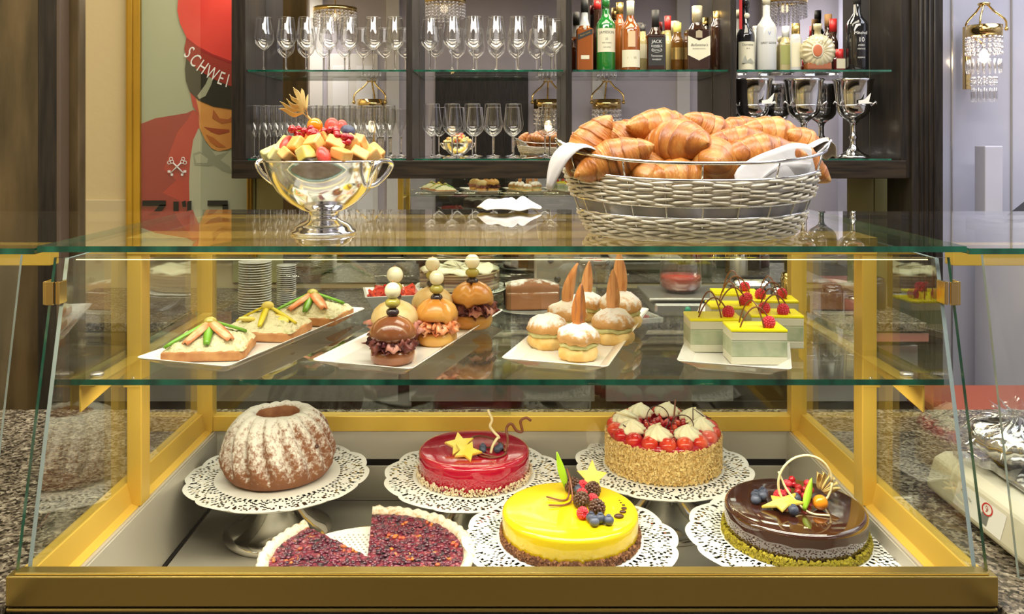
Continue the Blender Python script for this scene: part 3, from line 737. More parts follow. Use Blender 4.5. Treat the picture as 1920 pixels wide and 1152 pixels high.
cr = [(.157, .001), (.168, .002), (.174, .018), (.175, .029), (.171, .031), (.163, .029), (.156, .023), (.156, .001)]
vs = []; fs = []; m_ = len(cr)
for i in range(NA+1):
    a = a1 + (2*PI-(a1-a0))*i/NA
    for q, z_ in cr:
        e = noise.noise(Vector((math.cos(a)*9, math.sin(a)*9, z_*30)))*.0025 + .0012*math.sin(a*60)*(z_ > .02)
        vs.append(((q+e*.5)*math.cos(a), (q+e*.5)*math.sin(a), z_+e*(z_ > .01)))
for i in range(NA):
    for k in range(m_): fs.append((i*m_+k, (i+1)*m_+k, (i+1)*m_+(k+1) % m_, i*m_+(k+1) % m_))
fs += [tuple(range(m_)), tuple(NA*m_+k for k in range(m_))]
MB().add(vs, fs, 0, True).build('pastry_rim', M['crust'], t)
mb = MB().add([(0, 0, .0005)] + [(.157*math.cos(a1+(2*PI-(a1-a0))*i/60), .157*math.sin(a1+(2*PI-(a1-a0))*i/60), .0005) for i in range(61)], [(0, i, i+1) for i in range(1, 61)])
mb.build('pastry_base', M['crust'], t)

# ------------------------------------------------------------------ shelf platters
PA = math.radians(-17.5)
plate0 = None
def platter(x, y, label):
    global plate0
    if plate0 is None:
        def rr_(a, b, z, c_=.01):
            out = []
            for sx, sy, q in ((1, 1, 0), (-1, 1, 1), (-1, -1, 2), (1, -1, 3)):
                for k in range(4):
                    t_ = q*PI/2 + k*PI/6; out.append((sx*(a-c_)+c_*math.cos(t_), sy*(b-c_)+c_*math.sin(t_), z))
            return out
        L_ = [rr_(.06, .205, .0), rr_(.062, .207, .003), rr_(.084, .234, .0165), rr_(.0875, .238, .0195), rr_(.0865, .237, .0205), rr_(.082, .232, .0185), rr_(.066, .212, .0095, .012), rr_(.03, .17, .009, .012)]
        vs = [p for l in L_ for p in l]; fs = [tuple(range(16))[::-1]]
        for k in range(len(L_)-1): fs += [(k*16+i, k*16+(i+1) % 16, (k+1)*16+(i+1) % 16, (k+1)*16+i) for i in range(16)]
        fs.append(tuple((len(L_)-1)*16+i for i in range(16)))
        o = MB().add(vs, fs, 0, False).build('serving_platter', M['porcelain'], bevel=.001, seg=2); plate0 = o
    else:
        o = plate0.copy(); COL.objects.link(o)
    o.location = (x, y, SH+.0005); o.rotation_euler = (0, 0, PA)
    return tag(o, label, 'platter', 'long white platters on the middle glass shelf')
PZ = SH + .0105
platter(-.437, 1.575, 'long white rectangular platter holding the open sandwiches')
platter(-.15, 1.56, 'long white rectangular platter holding the small filled buns')
platter(.152, 1.572, 'long white rectangular platter holding the sugared cream puffs')
platter(.432, 1.557, 'long white rectangular platter holding the yellow topped cake slices')
# open sandwiches
def sandwich(x, y, rz, label, kind, sc=1):
    t = thing('open_sandwich', label, 'sandwich', (x, y, PZ), rz, 'open sandwiches on the left platter')
    a, b = .066, .056
    MB().prism([(-a, -b), (a*.9, -b), (a, -b*.8), (a, b), (-a, b)], 0, .0165).build('bread_slice', M['bread'], t, bevel=.003)
    H = .038
    def f(u, v):
        x_, y_ = (u-.5)*2*a*.98, (v-.5)*2*b*.98
        d = max(abs(u-.5), abs(v-.5))*2
        z_ = .0155 + H*max(0, 1-d)**.85*(.9) + (.0045*noise.noise(Vector((x_*70, y_*70, x))) + .003*noise.noise(Vector((x_*190, y_*190, x))))*(1 if d < .97 else 0)
        return (x_*(1+.02*math.sin(9*v)), y_, z_)
    MB().grid(f, 56, 56).build('spread', M['spread'], t)
    def strip(x1, y1, w_, m, nm, top=H, x0=0, y0=0):
        n_ = 9; vs = []; dx, dy = x1-x0, y1-y0; L_ = math.hypot(dx, dy); nx, ny = -dy/L_*w_/2, dx/L_*w_/2
        for i in range(n_):
            u = i/(n_-1); px_, py_ = x0+dx*u, y0+dy*u
            d = max(abs(px_)/a, abs(py_)/b); z_ = .0185+top*max(0, 1-d)**.85*.93
            e = .5+.5*math.sin(PI*min(1, .15+u*.8))
            vs += [(px_-nx*e, py_-ny*e, z_), (px_, py_, z_+w_*.2), (px_+nx*e, py_+ny*e, z_)]
        MB().add(vs, [(3*i+k, 3*i+k+1, 3*i+k+4, 3*i+k+3) for i in range(n_-1) for k in (0, 1)], 0, True).build(nm, m, t, solid=.003)
    if kind == 0:
        strip(-.062, -.048, .012, M['greenp'], 'green_pepper_strip'); strip(.052, .035, .012, M['greenp'], 'green_pepper_strip'); strip(.005, -.048, .014, M['greenp'], 'green_pepper_strip')
        strip(-.03, -.046, .022, M['salmon'], 'salmon_strip'); strip(.042, -.040, .022, M['salmon'], 'salmon_strip')
    else:
        strip(-.06, .0, .01, M['yellowp'], 'yellow_pepper_strip'); strip(.004, -.048, .011, M['yellowp'], 'yellow_pepper_strip'); strip(.058, -.01, .01, M['yellowp'], 'yellow_pepper_strip')
        for x1, y1 in ((-.032, -.035), (.038, -.016)):
            MB().ball((x1*.75, y1*.8, .034), (.021, .010, .005), 14, 8, R=Euler((.2, .25*(1 if x1 > 0 else -1), math.atan2(y1, x1))).to_matrix()).build('pickle_slice', M['star'], t)
    MB().ball((0, 0, .0155+H), (.0115, .0105, .0085), 16, 10).build('stuffed_olive', M['olive'] if kind == 0 else M['star'], t)
    t.scale = (sc,)*3
sandwich(-.492, 1.44, .10, 'front open sandwich with salmon, green pepper and olive on brown bread', 0)
sandwich(-.432, 1.575, -.12, 'middle open sandwich with pickle slices and yellow pepper strips', 1)
sandwich(-.378, 1.705, -.2, 'rear open sandwich with orange salmon strips and green pepper', 0)
# small buns
def bun(x, y, label, m, kind, rz=0, sc=1, stick=True, br=.036):
    t = thing('filled_bun', label, 'bun', (x, y, PZ-.001), rz, 'filled buns with cocktail sticks')
    r_ = br
    MB().lathe([(0, 0), (r_*.84, 0), (r_*.98, .006), (r_*1.01, .014), (r_*.96, .023), (0, .024)], 36).build('bun_base', M['bungold'] if m is not M['bunbrown'] else M['bunbrown'], t)
    rnd = random.Random(int(abs(x)*1e4)); fill = M['lettuce'] if kind in (0, 4) else (M['salmon'] if kind == 1 else M['ham'])
    def ruf(a, k, r, z):
        return r + .006*noise.noise(Vector((math.cos(a)*5, math.sin(a)*5, z*120+k*5)))*3*(r > .01) + .003*math.sin(a*17+k*9)*(r > .01), z+.004*math.sin(a*9+k*4)+.002*math.sin(a*23+k*7)
    MB().lathe([(0, .019), (r_*.9, .02), (r_*1.02, .0225), (r_*.88, .025), (r_*1.06, .028), (r_*.9, .031), (r_*1.03, .034), (r_*.86, .038), (0, .038)], 150, fn=ruf).build('filling', fill, t)
    for i in range(3):
        a = -PI/2 + (-.7, .15, .9)[i]
        MB().grid(lambda u, v, a=a: ((r_*.8+.012*u)*math.cos(a+(v-.5)*.6), (r_*.8+.012*u)*math.sin(a+(v-.5)*.6), .034-.012*u**2+.003*math.sin(v*9)), 6, 8).build('ham_slice', (M['lettuce'] if kind == 0 and i != 1 else M['ham']) if kind != 1 else M['salmon'], t, solid=.0012)
    def top(a, k, r, z):
        if kind == 1 or kind == 4:   # pretzel crown with crossed slash
            e = min(abs(math.sin(a-.5)), abs(math.cos(a-.5))); return r, z + .006*min(1, max(0, (e-.12)*8))*min(1, r/.012)
        return r*(1+.012*math.sin(3*a)), z
    MB().lathe([(0, .034), (r_*.97, .035), (r_*1.06, .040), (r_*1.04, .047), (r_*.92, .057), (r_*.68, .065), (r_*.36, .0705), (0, .0725)], 48, fn=top).build('bun_top', m, t)
    if stick:
        MB().tube([(0, 0, .06), (0, 0, .128)], .0009, 6).build('cocktail_stick', M['bread'], t)
        MB().ball((0, 0, .0775), (.011, .011, .0075), 14, 9).build('black_olive', M['blackolive'], t)
        MB().ball((0, 0, .0925), (.0125, .0125, .009), 14, 9).build('green_olive', M['olive'], t)
        MB().ball((0, 0, .1125), (.0135, .0135, .0135), 16, 10).build('pearl_onion', M['onion'], t)
    for ch in children(t):
        if ch.name.split('.')[0] != 'bun_base': ch.location.z = .004
    if kind in (1, 4):
        for a in (.5, .5+PI/2):
            for sg in (-1, 1): MB().grid(lambda u, v, a=a, sg=sg: (sg*(.004+.024*u)*math.cos(a)-(v-.5)*.011*math.sin(PI*(.15+.8*u))*math.sin(a), sg*(.004+.024*u)*math.sin(a)+(v-.5)*.011*math.sin(PI*(.15+.8*u))*math.cos(a), .0738-.0095*u*u*1.15), 10, 5).build('pale_slash', M['bunpale'], t, solid=.0015)
    t.scale = (sc,)*3
bun(-0.1776, 1.3880, 'front dark brown bun with red lettuce and an olive stick', M['bunbrown'], 0)
bun(-0.1865, 1.4880, 'pale floured bun directly behind the dark brown bun', M['bunpale'], 3, .6, 1.08)
bun(-0.1158, 1.5140, 'golden pretzel bun with salmon in the middle of the platter', M['bungold'], 1, .2)
bun(-0.1329, 1.6360, 'pale bun behind the salmon pretzel bun', M['bunpale'], 3, 1.2, 1.05)
bun(-0.0572, 1.6490, 'golden pretzel bun with dark lettuce at the rear right of the platter', M['bungold'], 4, .9, 1.08)
# cream puffs
def puff(x, y, label, leaf=True, rz=0, sc=1.0, lean=0):
    t = thing('cream_puff', label, 'cream puff', (x, y, PZ-.001), rz, 'sugared cream puffs')
    sd = x*37
    def f(a, k, r, z):
        return r*(1 + .16*noise.noise(Vector((math.cos(a)*1.8+sd, math.sin(a)*1.8, z*30))) + .07*noise.noise(Vector((math.cos(a)*6+sd, math.sin(a)*6, z*140)))) + .0008*math.sin(a*13+z*200), z + .004*noise.noise(Vector((math.cos(a)*r*70+sd, math.sin(a)*r*70, z*50)))*(z > .002)
    MB().lathe([(0, 0), (.030, 0), (.035, .006), (.036, .014), (.033, .021), (0, .022)], 60, fn=f).build('puff_base', M['chouxside'], t)
    MB().lathe([(0, .02), (.031, .021), (.0345, .026), (.031, .031), (0, .031)], 60, fn=f).build('cream_filling', M['pistcream'], t)
    MB().lathe([(0, .029), (.034, .030), (.0375, .036), (.036, .044), (.033, .049), (.029, .053), (.024, .057), (.018, .060), (.009, .0625), (0, .063)], 60, fn=f).build('puff_top', M['puff'], t)
    if leaf:
        n_ = 14; vs = []
        for i in range(n_):
            u = i/(n_-1); wd = .0125*math.sin(PI*(.13+.87*u)**.8)**.8 if u < 1 else 0; cx = lean*u*u
            cx += 0; z_ = .055+.078*u
            vs += [(cx-wd, .003*math.sin(2*u), z_), (cx-wd*.3, -.0015, z_), (cx, -.0035, z_), (cx+wd*.3, -.0015, z_), (cx+wd, .003*math.sin(2*u), z_)]
        MB().add(vs, [(5*i+k, 5*i+k+1, 5*i+k+6, 5*i+k+5) for i in range(n_-1) for k in range(4)], 0, True)  .build('chocolate_leaf', M['darkleaf'] if y < 1.45 else M['almondleaf'], t, solid=.0022)
    t.scale = (sc*.93,)*3
puff(0.1265, 1.4120, 'front cream puff with a dark orange chocolate leaf standing in it', True, .1, 1, .006)
puff(0.0797, 1.4870, 'left cream puff without a leaf, beside the front one', False, 1)
puff(0.1985, 1.5220, 'right cream puff with a split sugared top and orange leaf', True, .15, 1.05, .0)
puff(0.1218, 1.5900, 'cream puff with tall leaning leaf, second row left', True, .35, 1.05, .022)
puff(0.2289, 1.6500, 'cream puff with the tallest leaf, rear right of the platter', True, 0, 1.18, -.002)
puff(0.1700, 1.7100, 'hindmost cream puff with a small pale leaf', True, -.1, .95, .006)
# cake slices
def slice_(x, y, rz, label, sp=(1, 0)):
    t = thing('cake_slice', label, 'cake slice', (x, y, PZ-.001), rz, 'yellow topped cake slices')
    a, b = .0445, .031
    MB().box((0, 0, .0075), (2*a, 2*b, .013)).build('mousse_layer', M['mwhite'], t, bevel=.0015)
    MB().box((0, 0, .0265), (2*a, 2*b, .026)).build('mousse_layer', M['mousse'], t, bevel=.0012)
    MB().box((0, 0, .0465), (2*a, 2*b, .014)).build('mousse_layer', M['mwhite'], t, bevel=.0015)
    MB().box((0, 0, .0558), (2*a+.001, 2*b+.001, .0048)).build('yellow_jelly', M['yjelly'], t, bevel=.0015)
    for i, (q, p_) in enumerate(sp):
        drupes(MB(), (q, p_, .066), .0095, .019, .0024, i, Euler((.2, .2, 0)).to_matrix()).build('raspberry', M['raspb'], t)
    for (x0, y0, x1, y1, h_) in ((-.028, -.018, .026, -.012, .034), (-.02, .02, .01, -.022, .042)):
        pts = [(x0+(x1-x0)*u, y0+(y1-y0)*u, .057+h_*math.sin(PI*u)**.8) for u in [i/16 for i in range(17)]]
        MB().tube(pts, .0013, 6).build('chocolate_arch', M['choc'], t)
slice_(0.4134, 1.3970, -.03, 'front right cake slice with yellow jelly top and one raspberry', [(.019, -.016)])
slice_(0.3648, 1.4770, -.02, 'front left cake slice, behind the front right one', [(.024, -.012)])
slice_(0.4785, 1.5040, -.08, 'second cake slice on the right side of its platter', [(-.018, -.01), (.012, -.02)])
slice_(0.4260, 1.5770, -.05, 'middle left cake slice with two raspberries', [(.02, -.01), (.03, .014)])
slice_(0.5164, 1.6370, -.1, 'rear right cake slice on the platter', [(.02, 0), (-.022, -.01)])
slice_(0.4662, 1.7070, -.08, 'hindmost cake slice on the platter', [(.02, .004)])

# ------------------------------------------------------------------ fruit bowl on the glass top
BX, BY = X(607, 1.467), 1.467
t = thing('footed_bowl', 'silver footed bowl with loop handles, heaped with cut fruit', 'bowl', (BX, BY, GT+.0002), -.35)
t.scale = (1, 1, .92)
MB().lathe([(0, 0), (.053, 0), (.0555, .002), (.055, .005), (.05, .008), (.048, .013), (.041, .019), (.030, .024), (.0245, .029), (.0235, .036), (.026, .040)], 64).build('foot', M['silver'], t)
MB().lathe([(.0, .0395), (.026, .040), (.04, .046), (.06, .060), (.078, .079), (.091, .101), (.098, .122), (.1015, .134), (.1035, .137), (.1015, .1385), (.098, .134), (.088, .104), (.07, .075), (.04, .052), (0, .046)], 72).build('bowl_body', M['silver'], t)
for s in (-1, 1):
    pts = smooth([(s*.083, 0, .09), (s*.094, -.012, .093), (s*.108, -.026, .112), (s*.116, -.027, .131), (s*.116, 0, .137), (s*.116, .027, .131), (s*.108, .026, .112), (s*.094, .012, .093), (s*.083, 0, .09)], 6)
    hd = MB().tube(pts, .0045, 8).build('handle', M['silver'], t)
    MB().tube([(s*.099, -.014, .128), (s*.108, -.016, .134), (s*.116, -.012, .136)], .003, 8).ball((s*.084, 0, .092), .006).build('handle_mount', M['silver'], hd)
# cut fruit
rr = random.Random(11)
cubes = []
def cube_mesh(nm, m, sz):
    o = MB().box((0, 0, 0), sz).build(nm, m, bevel=min(sz)*.16, seg=3); return o
protos = {}
kinds = [('honeydew_cube', 'pale green melon cube', M['melg'], (.025, .022, .021)), ('cantaloupe_cube', 'orange melon cube', M['melo'], (.026, .024, .022)),
         ('pineapple_chunk', 'yellow pineapple chunk', M['pine'], (.019, .022, .026)), ('strawberry_piece', 'red strawberry piece', M['wmelon'], (.024, .02, .03))]
seq = [1, 0, 2, 1, 0, 3, 0, 1, 1, 2, 0, 1, 3, 0, 1, 2, 1]
lst = []
for row, (rad, zz, n, a_) in enumerate(((.086, .136, 17, 0.1), (.064, .152, 13, .35), (.038, .166, 8, .1), (.012, .170, 3, .4), (.062, .118, 10, .0))):
    for i in range(n):
        a = a_ + 2*PI*i/n; lst.append((row, rad*math.cos(a)+rr.uniform(-.003, .003), rad*math.sin(a)+rr.uniform(-.003, .003), zz+rr.uniform(-.003, .003), seq[(i*3+row) % 17], a))
cnt = {}
for row, x_, y_, z_, k, a in lst:
    nm, lb, m, sz = kinds[k]
    if nm not in protos:
        if k == 3: o = MB().ball((0, 0, 0), (.013, .011, .017), 16, 10).build(nm, m)
        else: o = cube_mesh(nm, m, sz)
        protos[nm] = o
    else: o = protos[nm].copy(); COL.objects.link(o)
    o.location = (BX+x_, BY+y_, GT+z_); o.rotation_euler = (rr.uniform(-.7, .7), rr.uniform(-.7, .7), rr.uniform(0, 3)); o.scale = (rr.uniform(.8, 1.35), rr.uniform(.75, 1.15), rr.uniform(.8, 1.2))
    o['category'] = 'fruit piece'; o['group'] = 'cut fruit heaped in the silver bowl'
    cnt.setdefault((k, row), []).append((x_, y_, o))
rn = ['outer ring of the bowl', 'middle ring of the mound', 'near the mound top', 'under the peak berries', 'lowest layer in the bowl']
for (k, row), L_ in cnt.items():
    fr = [q for q in L_ if q[1] <= 0]; bk = [q for q in L_ if q[1] > 0]
    for side_, LL in (('front', fr), ('back', bk)):
        for i, q in enumerate(sorted(LL, key=lambda q: q[0])):
            q[2]['label'] = f'{kinds[k][1]}, {nth(i, len(LL))}, {side_} {rn[row]}'
# currants, strawberry, grape, physalis on top
def sprig(x_, y_, z_, n, label, sd, spread_):
    t = thing('currant_sprig', label, 'currants', (BX+x_, BY+y_, GT+z_), 0, 'red currant sprigs on the fruit mound')
    r_ = random.Random(sd); MB().tube([(-spread_, 0, .002), (0, 0, .006), (spread_, 0, -.002)], .0007, 5).build('stem', M['leaf'], t)
    for i in range(n):
        MB().ball((r_.uniform(-spread_, spread_), r_.uniform(-.012, .008), r_.uniform(-.006, .009)), .0058+r_.random()*.001, 10, 7).build('berry', M['redberry'], t)
sprig(-.024, -.038, .172, 15, 'left sprig of dark red currants below the orange physalis', 1, .022)
sprig(.012, -.038, .170, 18, 'middle sprig of red currants, the densest cluster', 2, .02)
sprig(.040, -.046, .161, 13, 'right sprig of red currants trailing down the fruit', 3, .016)
t = thing('physalis', 'orange physalis berry with dry husk on top of the fruit', 'physalis', (BX-.012, BY-.015, GT+.185))
MB().ball((0, 0, 0), .0135, 20, 12).build('berry', M['physalis'], t)
MB().tube([(-.006, 0, .009), (-.014, 0, .018)], .002, 6).build('stem', M['husk'], t)
mb = MB()
for i in range(7):
    a = 1.55 + i*.23; q = .0
    L_ = (.036, .05, .058, .05, .046, .052, .05)[i]
    mb.grid(lambda u, v, a=a, i=i, L_=L_: (-.012 + L_*u*math.cos(a+.28*(v-.5)*math.sin(PI*u)), (i-3)*.004*math.sin(PI*u)+.005*(v-.5), .016 + L_*u*math.sin(a+.28*(v-.5)*math.sin(PI*u))+.003*math.sin(9*u+i)), 12, 6)
mb.build('husk', M['husk'], t, solid=.0005)
o = MB().ball((0, 0, 0), (.013, .011, .016), 16, 10).build('strawberry_piece', M['wmelon'], loc=(BX+.016, BY-.01, GT+.183)); tag(o, 'red strawberry wedge standing at the peak right of the physalis', 'strawberry')
o = MB().ball((0, 0, 0), (.011, .011, .015), 16, 10).build('strawberry_piece', M['wmelon'], loc=(BX+.03, BY-.004, GT+.181), rot=(0, .3, 0)); tag(o, 'smaller red strawberry wedge beside the dark grape', 'strawberry')
o = MB().ball((0, 0, 0), (.013, .011, .0105), 16, 10).build('dark_grape', M['blueb'], loc=(BX+.045, BY-.02, GT+.176), rot=(0, .3, 0)); tag(o, 'dark blue grape at the right of the fruit peak', 'grape')

# ------------------------------------------------------------------ bread basket
KX, KY = .325, 1.468
t = thing('bread_basket', 'oval silver wicker basket full of croissants on the glass top', 'basket', (KX, KY, GT+.0004), .0)
A0, B0, A1, B1, HB = .166, .112, .226, .160, .125
def rad(z): u = z/HB; e = u**.62; return A0+(A1-A0)*e, B0+(B1-B0)*e
def rise(a): return .022*abs(math.cos(a))**3
def ptb(a, z, dr=0):
    A, B = rad(z); zz = z + rise(a)*(z/HB)
    return ((A+dr)*math.cos(a), (B+dr)*math.sin(a), zz)
def weave(z0, z1, n, nm):
    mb = MB(); N_ = 22
    for k in range(n):
        z = z0 + (z1-z0)*k/(n-1)
        pts = [ptb(2*PI*i/176, z + .0016*math.sin(N_*2*PI*i/176*.5 + k), .0034*math.sin(N_*PI*i/88 + k*PI)) for i in range(176)]
        mb.tube(pts, .00265, 6, closed=True)
    return mb.build(nm, M['wicker'], t)
weave(.003, .034, 9, 'lower_weave'); weave(.059, .094, 9, 'upper_weave')
mb = MB()
for i in range(22):
    a = 2*PI*(i+.3)/22; mb.tube([ptb(a, z) for z in (.0, .02, .04, .06, .08, .098)], .0016, 6)
mb.build('upright_wires', M['chrome'], t)
for z, q in ((.0, .0022), (.037, .0018), (.056, .0018), (.098, .0024), (HB, .0028)):
    MB().tube([ptb(2*PI*i/96, z) for i in range(96)], q, 8, closed=True).build('rim_wire' if z == HB else 'hoop_wire', M['chrome'], t)
mb = MB()
for i in range(11):
    a = 2*PI*(i+.12)/11; mb.tube([ptb(a, .098), ptb(a, HB)], .0017, 6)
mb.build('rim_struts', M['chrome'], t)
mb = MB().lathe([(0, .001), (1, .001), (1, .004), (0, .004)], 48, ax=(A0, B0)); mb.build('basket_base', M['wicker'], t)
mb = MB()
for s in (0, PI):
    mb.tube(smooth([ptb(s-.3, HB), (lambda p: (p[0]*1.03, p[1], p[2]+.014))(ptb(s-.12, HB)), (lambda p: (p[0]*1.03, p[1], p[2]+.014))(ptb(s+.12, HB)), ptb(s+.3, HB)]), .0024, 8)
mb.build('handle', M['chrome'], t)
# napkin liner
def liner(u, v):
    a = 2*PI*u
    z = .006 + v*.128; q = min(z, HB); A, B = rad(q)
    hgt = .78 + .18*math.sin(a*2+1.0) + .12*math.sin(a*3+.4) + .1*math.sin(5*a)
    # drops open at the front so the croissants show through, stands up at the right front and the ends
    front = max(0, math.cos(a + PI/2 + .35)); hgt -= .30*front**2
    hgt += .30*max(0, math.cos(a - .0))**2 + .22*max(0, math.cos(a-PI))**6 + .26*math.exp(-((a-5.25)/.28)**2)
    hgt = min(1.04, max(.3, hgt))
    z = .006 + v*.128*hgt; A, B = rad(min(z, HB)); k = .010 + .004*math.sin(11*a) + .003*math.sin(17*a+v*4)
    out = max(0, z-HB)*1.2
    return ((A-k+out)*math.cos(a), (B-k+out)*math.sin(a), z + rise(a)*min(1, z/HB))
o = MB().grid(liner, 120, 14, closed=True).build('napkin', M['cloth'], loc=(KX, KY, GT+.001), solid=.0012); tag(o, 'white cloth napkin lining the oval bread basket', 'napkin')
def tail(u, v):   # left tail hanging over the rim towards the front left
    p = smooth([(.170, 0, .112), (.205, 0, .150), (.232, 0, .158), (.252, 0, .142), (.262, 0, .118), (.268, 0, .088)], 4)
    q = p[min(len(p)-1, int(u*(len(p)-1)))]; wd = .05*(1-u)**.7+.004
    k = (v-.5)*2*wd + .012*math.sin(3*u)
    return (-.93*q.x*1.0 + .42*k + .004*math.sin(7*v)*u, -.36*q.x*.6 - .9*k + .0, q.z + .005*math.sin(9*v)*(1-u) - .012*abs(v-.5)*2)
MB().grid(tail, 21, 12).build('napkin_tail', M['cloth'], o, solid=.0012)
def rtail(u, v):
    p = smooth([(.165, 0, .128), (.195, 0, .146), (.222, 0, .158), (.240, 0, .150), (.245, 0, .128)], 5)
    q = p[min(len(p)-1, int(u*(len(p)-1)))]
    return (q.x, .02+(v-.5)*.13*(1-.3*u) + .01*u, q.z + .004*math.sin(9*v))
MB().grid(rtail, 21, 12).build('napkin_fold', M['cloth'], o, solid=.0012)
def fold(u, v):   # folded edge standing up inside the rim at the front right
    a = -1.38 + 1.12*u; e = math.sin(PI*min(1, u*1.02))**.6; A, B = rad(HB)
    z = .075 + v*(.03 + .042*e); k = .012 + .012*v + .003*math.sin(14*u)
    return ((A-k)*math.cos(a), (B-k)*math.sin(a), z + rise(a))
MB().grid(fold, 40, 8).build('napkin_fold', M['cloth'], o, solid=.0016)
# croissants
def croissant_mesh(seed, bend=.9, R=.0285, L_=.115, nseg=7):
    rn_ = random.Random(seed); NU, NV = 96, 40; vs = []; rid = []
    cr_ = L_/(2*math.sin(bend/2)) if bend > .05 else 1e3
    for i in range(NU+1):
        t_ = 2*i/NU-1
        env = max(0, 1-abs(t_)**1.55)**.85*.97 + .10*max(0, 1-abs(t_)**6)**.5
        a = t_*bend/2
        cx, cy = cr_*math.sin(a), cr_*(math.cos(a)-1)
        tx, ty = math.cos(a), -math.sin(a)
        for k in range(NV):
            q = 2*PI*k/NV
            s_ = (abs(t_)**.85*nseg*.42 + .22*math.sin(q+seed)*(1 if t_ > 0 else -1) + .12*noise.noise(Vector((t_*2, math.cos(q)*1.5, math.sin(q)*1.5+seed)))) % 1.0     # rolled layers step down towards the tips
            st = 1 + .07*(1-s_)**1.5 - .03
            if s_ > .93: st -= .03
            rid.append(max(0, 1-s_*1.15))
            r_ = R*env*st*(1+.05*noise.noise(Vector((t_*3+seed, math.cos(q), math.sin(q)))))
            n_, z_ = r_*math.cos(q)*1.05, r_*math.sin(q)*.92
            vs.append((cx + (-ty)*n_*1.0, cy + tx*n_, z_ + .25*0))
    fs = [(i*NV+k, i*NV+(k+1) % NV, (i+1)*NV+(k+1) % NV, (i+1)*NV+k) for i in range(NU) for k in range(NV)]
    o = MB().add(vs, fs, 0, True).build('croissant', M['croissant'])
    at = o.data.attributes.new('ridge', 'FLOAT', 'POINT'); at.data.foreach_set('value', rid)
    return o
cz = [croissant_mesh(1, .75, .033, .125), croissant_mesh(2, 1.1, .032, .125), croissant_mesh(3, .6, .036, .115)]
used = [False]*3
CR = [ # px, py, depth, rot (x, y, z), mesh, label
 (1103, 272, 1.44, (.2, -.95, .1), 0, 'large croissant standing tilted at the left end of the basket', 1.0),
 (1150, 300, 1.39, (.1, -.38, -.1), 1, 'croissant lying low at the front left behind the rim wire', 1.1),
 (1168, 264, 1.50, (.3, -.55, .2), 2, 'pale croissant behind the left front ones', 1.0),
 (1215, 322, 1.405, (.2, -.1, 1.2), 2, 'croissant at the front centre pointing out at the rim wire', 1.0),
 (1270, 270, 1.41, (.1, -.05, -.85), 2, 'large croissant at the top centre with its tip towards the viewer', 1.18),
 (1243, 242, 1.48, (.1, .1, .15), 0, 'topmost croissant at the centre back', 1.12),
 (1334, 303, 1.40, (.2, .05, 1.35), 2, 'round croissant at the front right of centre', 1.15),
 (1335, 250, 1.50, (.2, .55, .1), 0, 'croissant behind the right of centre', 1.0),
 (1378, 252, 1.53, (.1, -.3, .0), 1, 'croissant at the back right with a pointed tip', 1.0),
 (1392, 272, 1.45, (.1, .1, -.15), 1, 'croissant in the middle of the right half', 1.05),
 (1452, 256, 1.52, (.2, .25, .1), 0, 'large croissant at the back right', 1.1),
 (1428, 290, 1.40, (.1, .0, .05), 1, 'long croissant lying along the front right napkin', 1.12),
 (1506, 268, 1.50, (.2, .5, .3), 2, 'croissant at the right end of the basket beside the napkin', .75),
 (1502, 304, 1.43, (.1, .6, .0), 0, 'croissant tucked at the right end behind the rim', .9),
 (1275, 332, 1.38, (0, 0, .1), 0, 'half hidden croissant low at the front centre', 1.0),
 (1195, 268, 1.56, (.1, .3, .3), 0, 'croissant at the back left', 1.0),
 (1285, 262, 1.56, (.1, -.2, .2), 1, 'croissant hidden at the back centre', 1.0),
 (1240, 398, 1.42, (.0, 0, .05), 0, 'bottom croissant glimpsed through the gap in the weave', 1.0),
 (1370, 330, 1.46, (0, .1, .2), 1, 'croissant buried low in the right half of the basket', 1.0),
 (1130, 330, 1.47, (0, -.1, .2), 1, 'croissant buried low at the left end of the basket', .9)]
for px, py, d, ro, k, lb, sc in CR:
    if not used[k]: o = cz[k]; used[k] = True
    else: o = cz[k].copy(); COL.objects.link(o)
    o.location = (X(px, d), d, Z(py, d)); o.rotation_euler = ro; o.scale = (sc,)*3
    tag(o, lb, 'croissant', 'croissants heaped in the basket')
# folded napkin at the back of the glass top
def fn_(u, v):
    a = 2*PI*u; r_ = v
    x_, y_ = .070*r_*math.cos(a)*(1+.12*math.sin(3*a)), .048*r_*math.sin(a)
    rid = .010*math.exp(-((y_+.018+.25*x_)/.007)**2) + .009*math.exp(-((y_-.012-.3*x_)/.008)**2) + .008*math.exp(-((x_-.02-.6*y_)/.008)**2)
    return (x_, y_, .004 + (.012*(1-r_**2) + rid*(1-r_**4)) + .009*noise.noise(Vector((x_*30, y_*30, 2)))*(1-r_**6) + .004*r_*abs(math.sin(2.5*a)))
o = MB().grid(fn_, 64, 10, closed=True).build('folded_napkin', M['cloth'], loc=(X(955, 1.9), 1.9, GT+.001), solid=.004, sub=1); tag(o, 'crumpled white napkin lying at the rear edge of the glass top', 'napkin')

# ------------------------------------------------------------------ bar cabinet
BD, BM = 3.40, 3.695
zt_, zb_ = 2.36, Z(335, BD)
cab = thing('bar_cabinet', 'dark wooden wall-hung bar cabinet with glass shelves and mirror back', 'cabinet', (.3, BD, zb_))
def cb(mbx, name, mats, **k):
    o = mbx.build(name, mats, None, **k); o.parent = cab; o.location = (-.3, -BD, -zb_); return o
def pl(px0, px1, d=BD): return X(px0, d), X(px1, d)
zs1, zs2 = Z(130, BD), Z(298, BD)
cb(MB().box(((X(433, BD)+X(460, BD))/2, 3.55, (zt_+zb_)/2), (X(460, BD)-X(433, BD), .29, zt_-zb_)), 'side_panel', M['darkwood'], bevel=.003)
cb(MB().box(((X(1690, BD)+X(1712, BD))/2, 3.55, (zt_+zb_)/2), (X(1712, BD)-X(1690, BD), .29, zt_-zb_)), 'side_panel', M['darkwood'], bevel=.003)
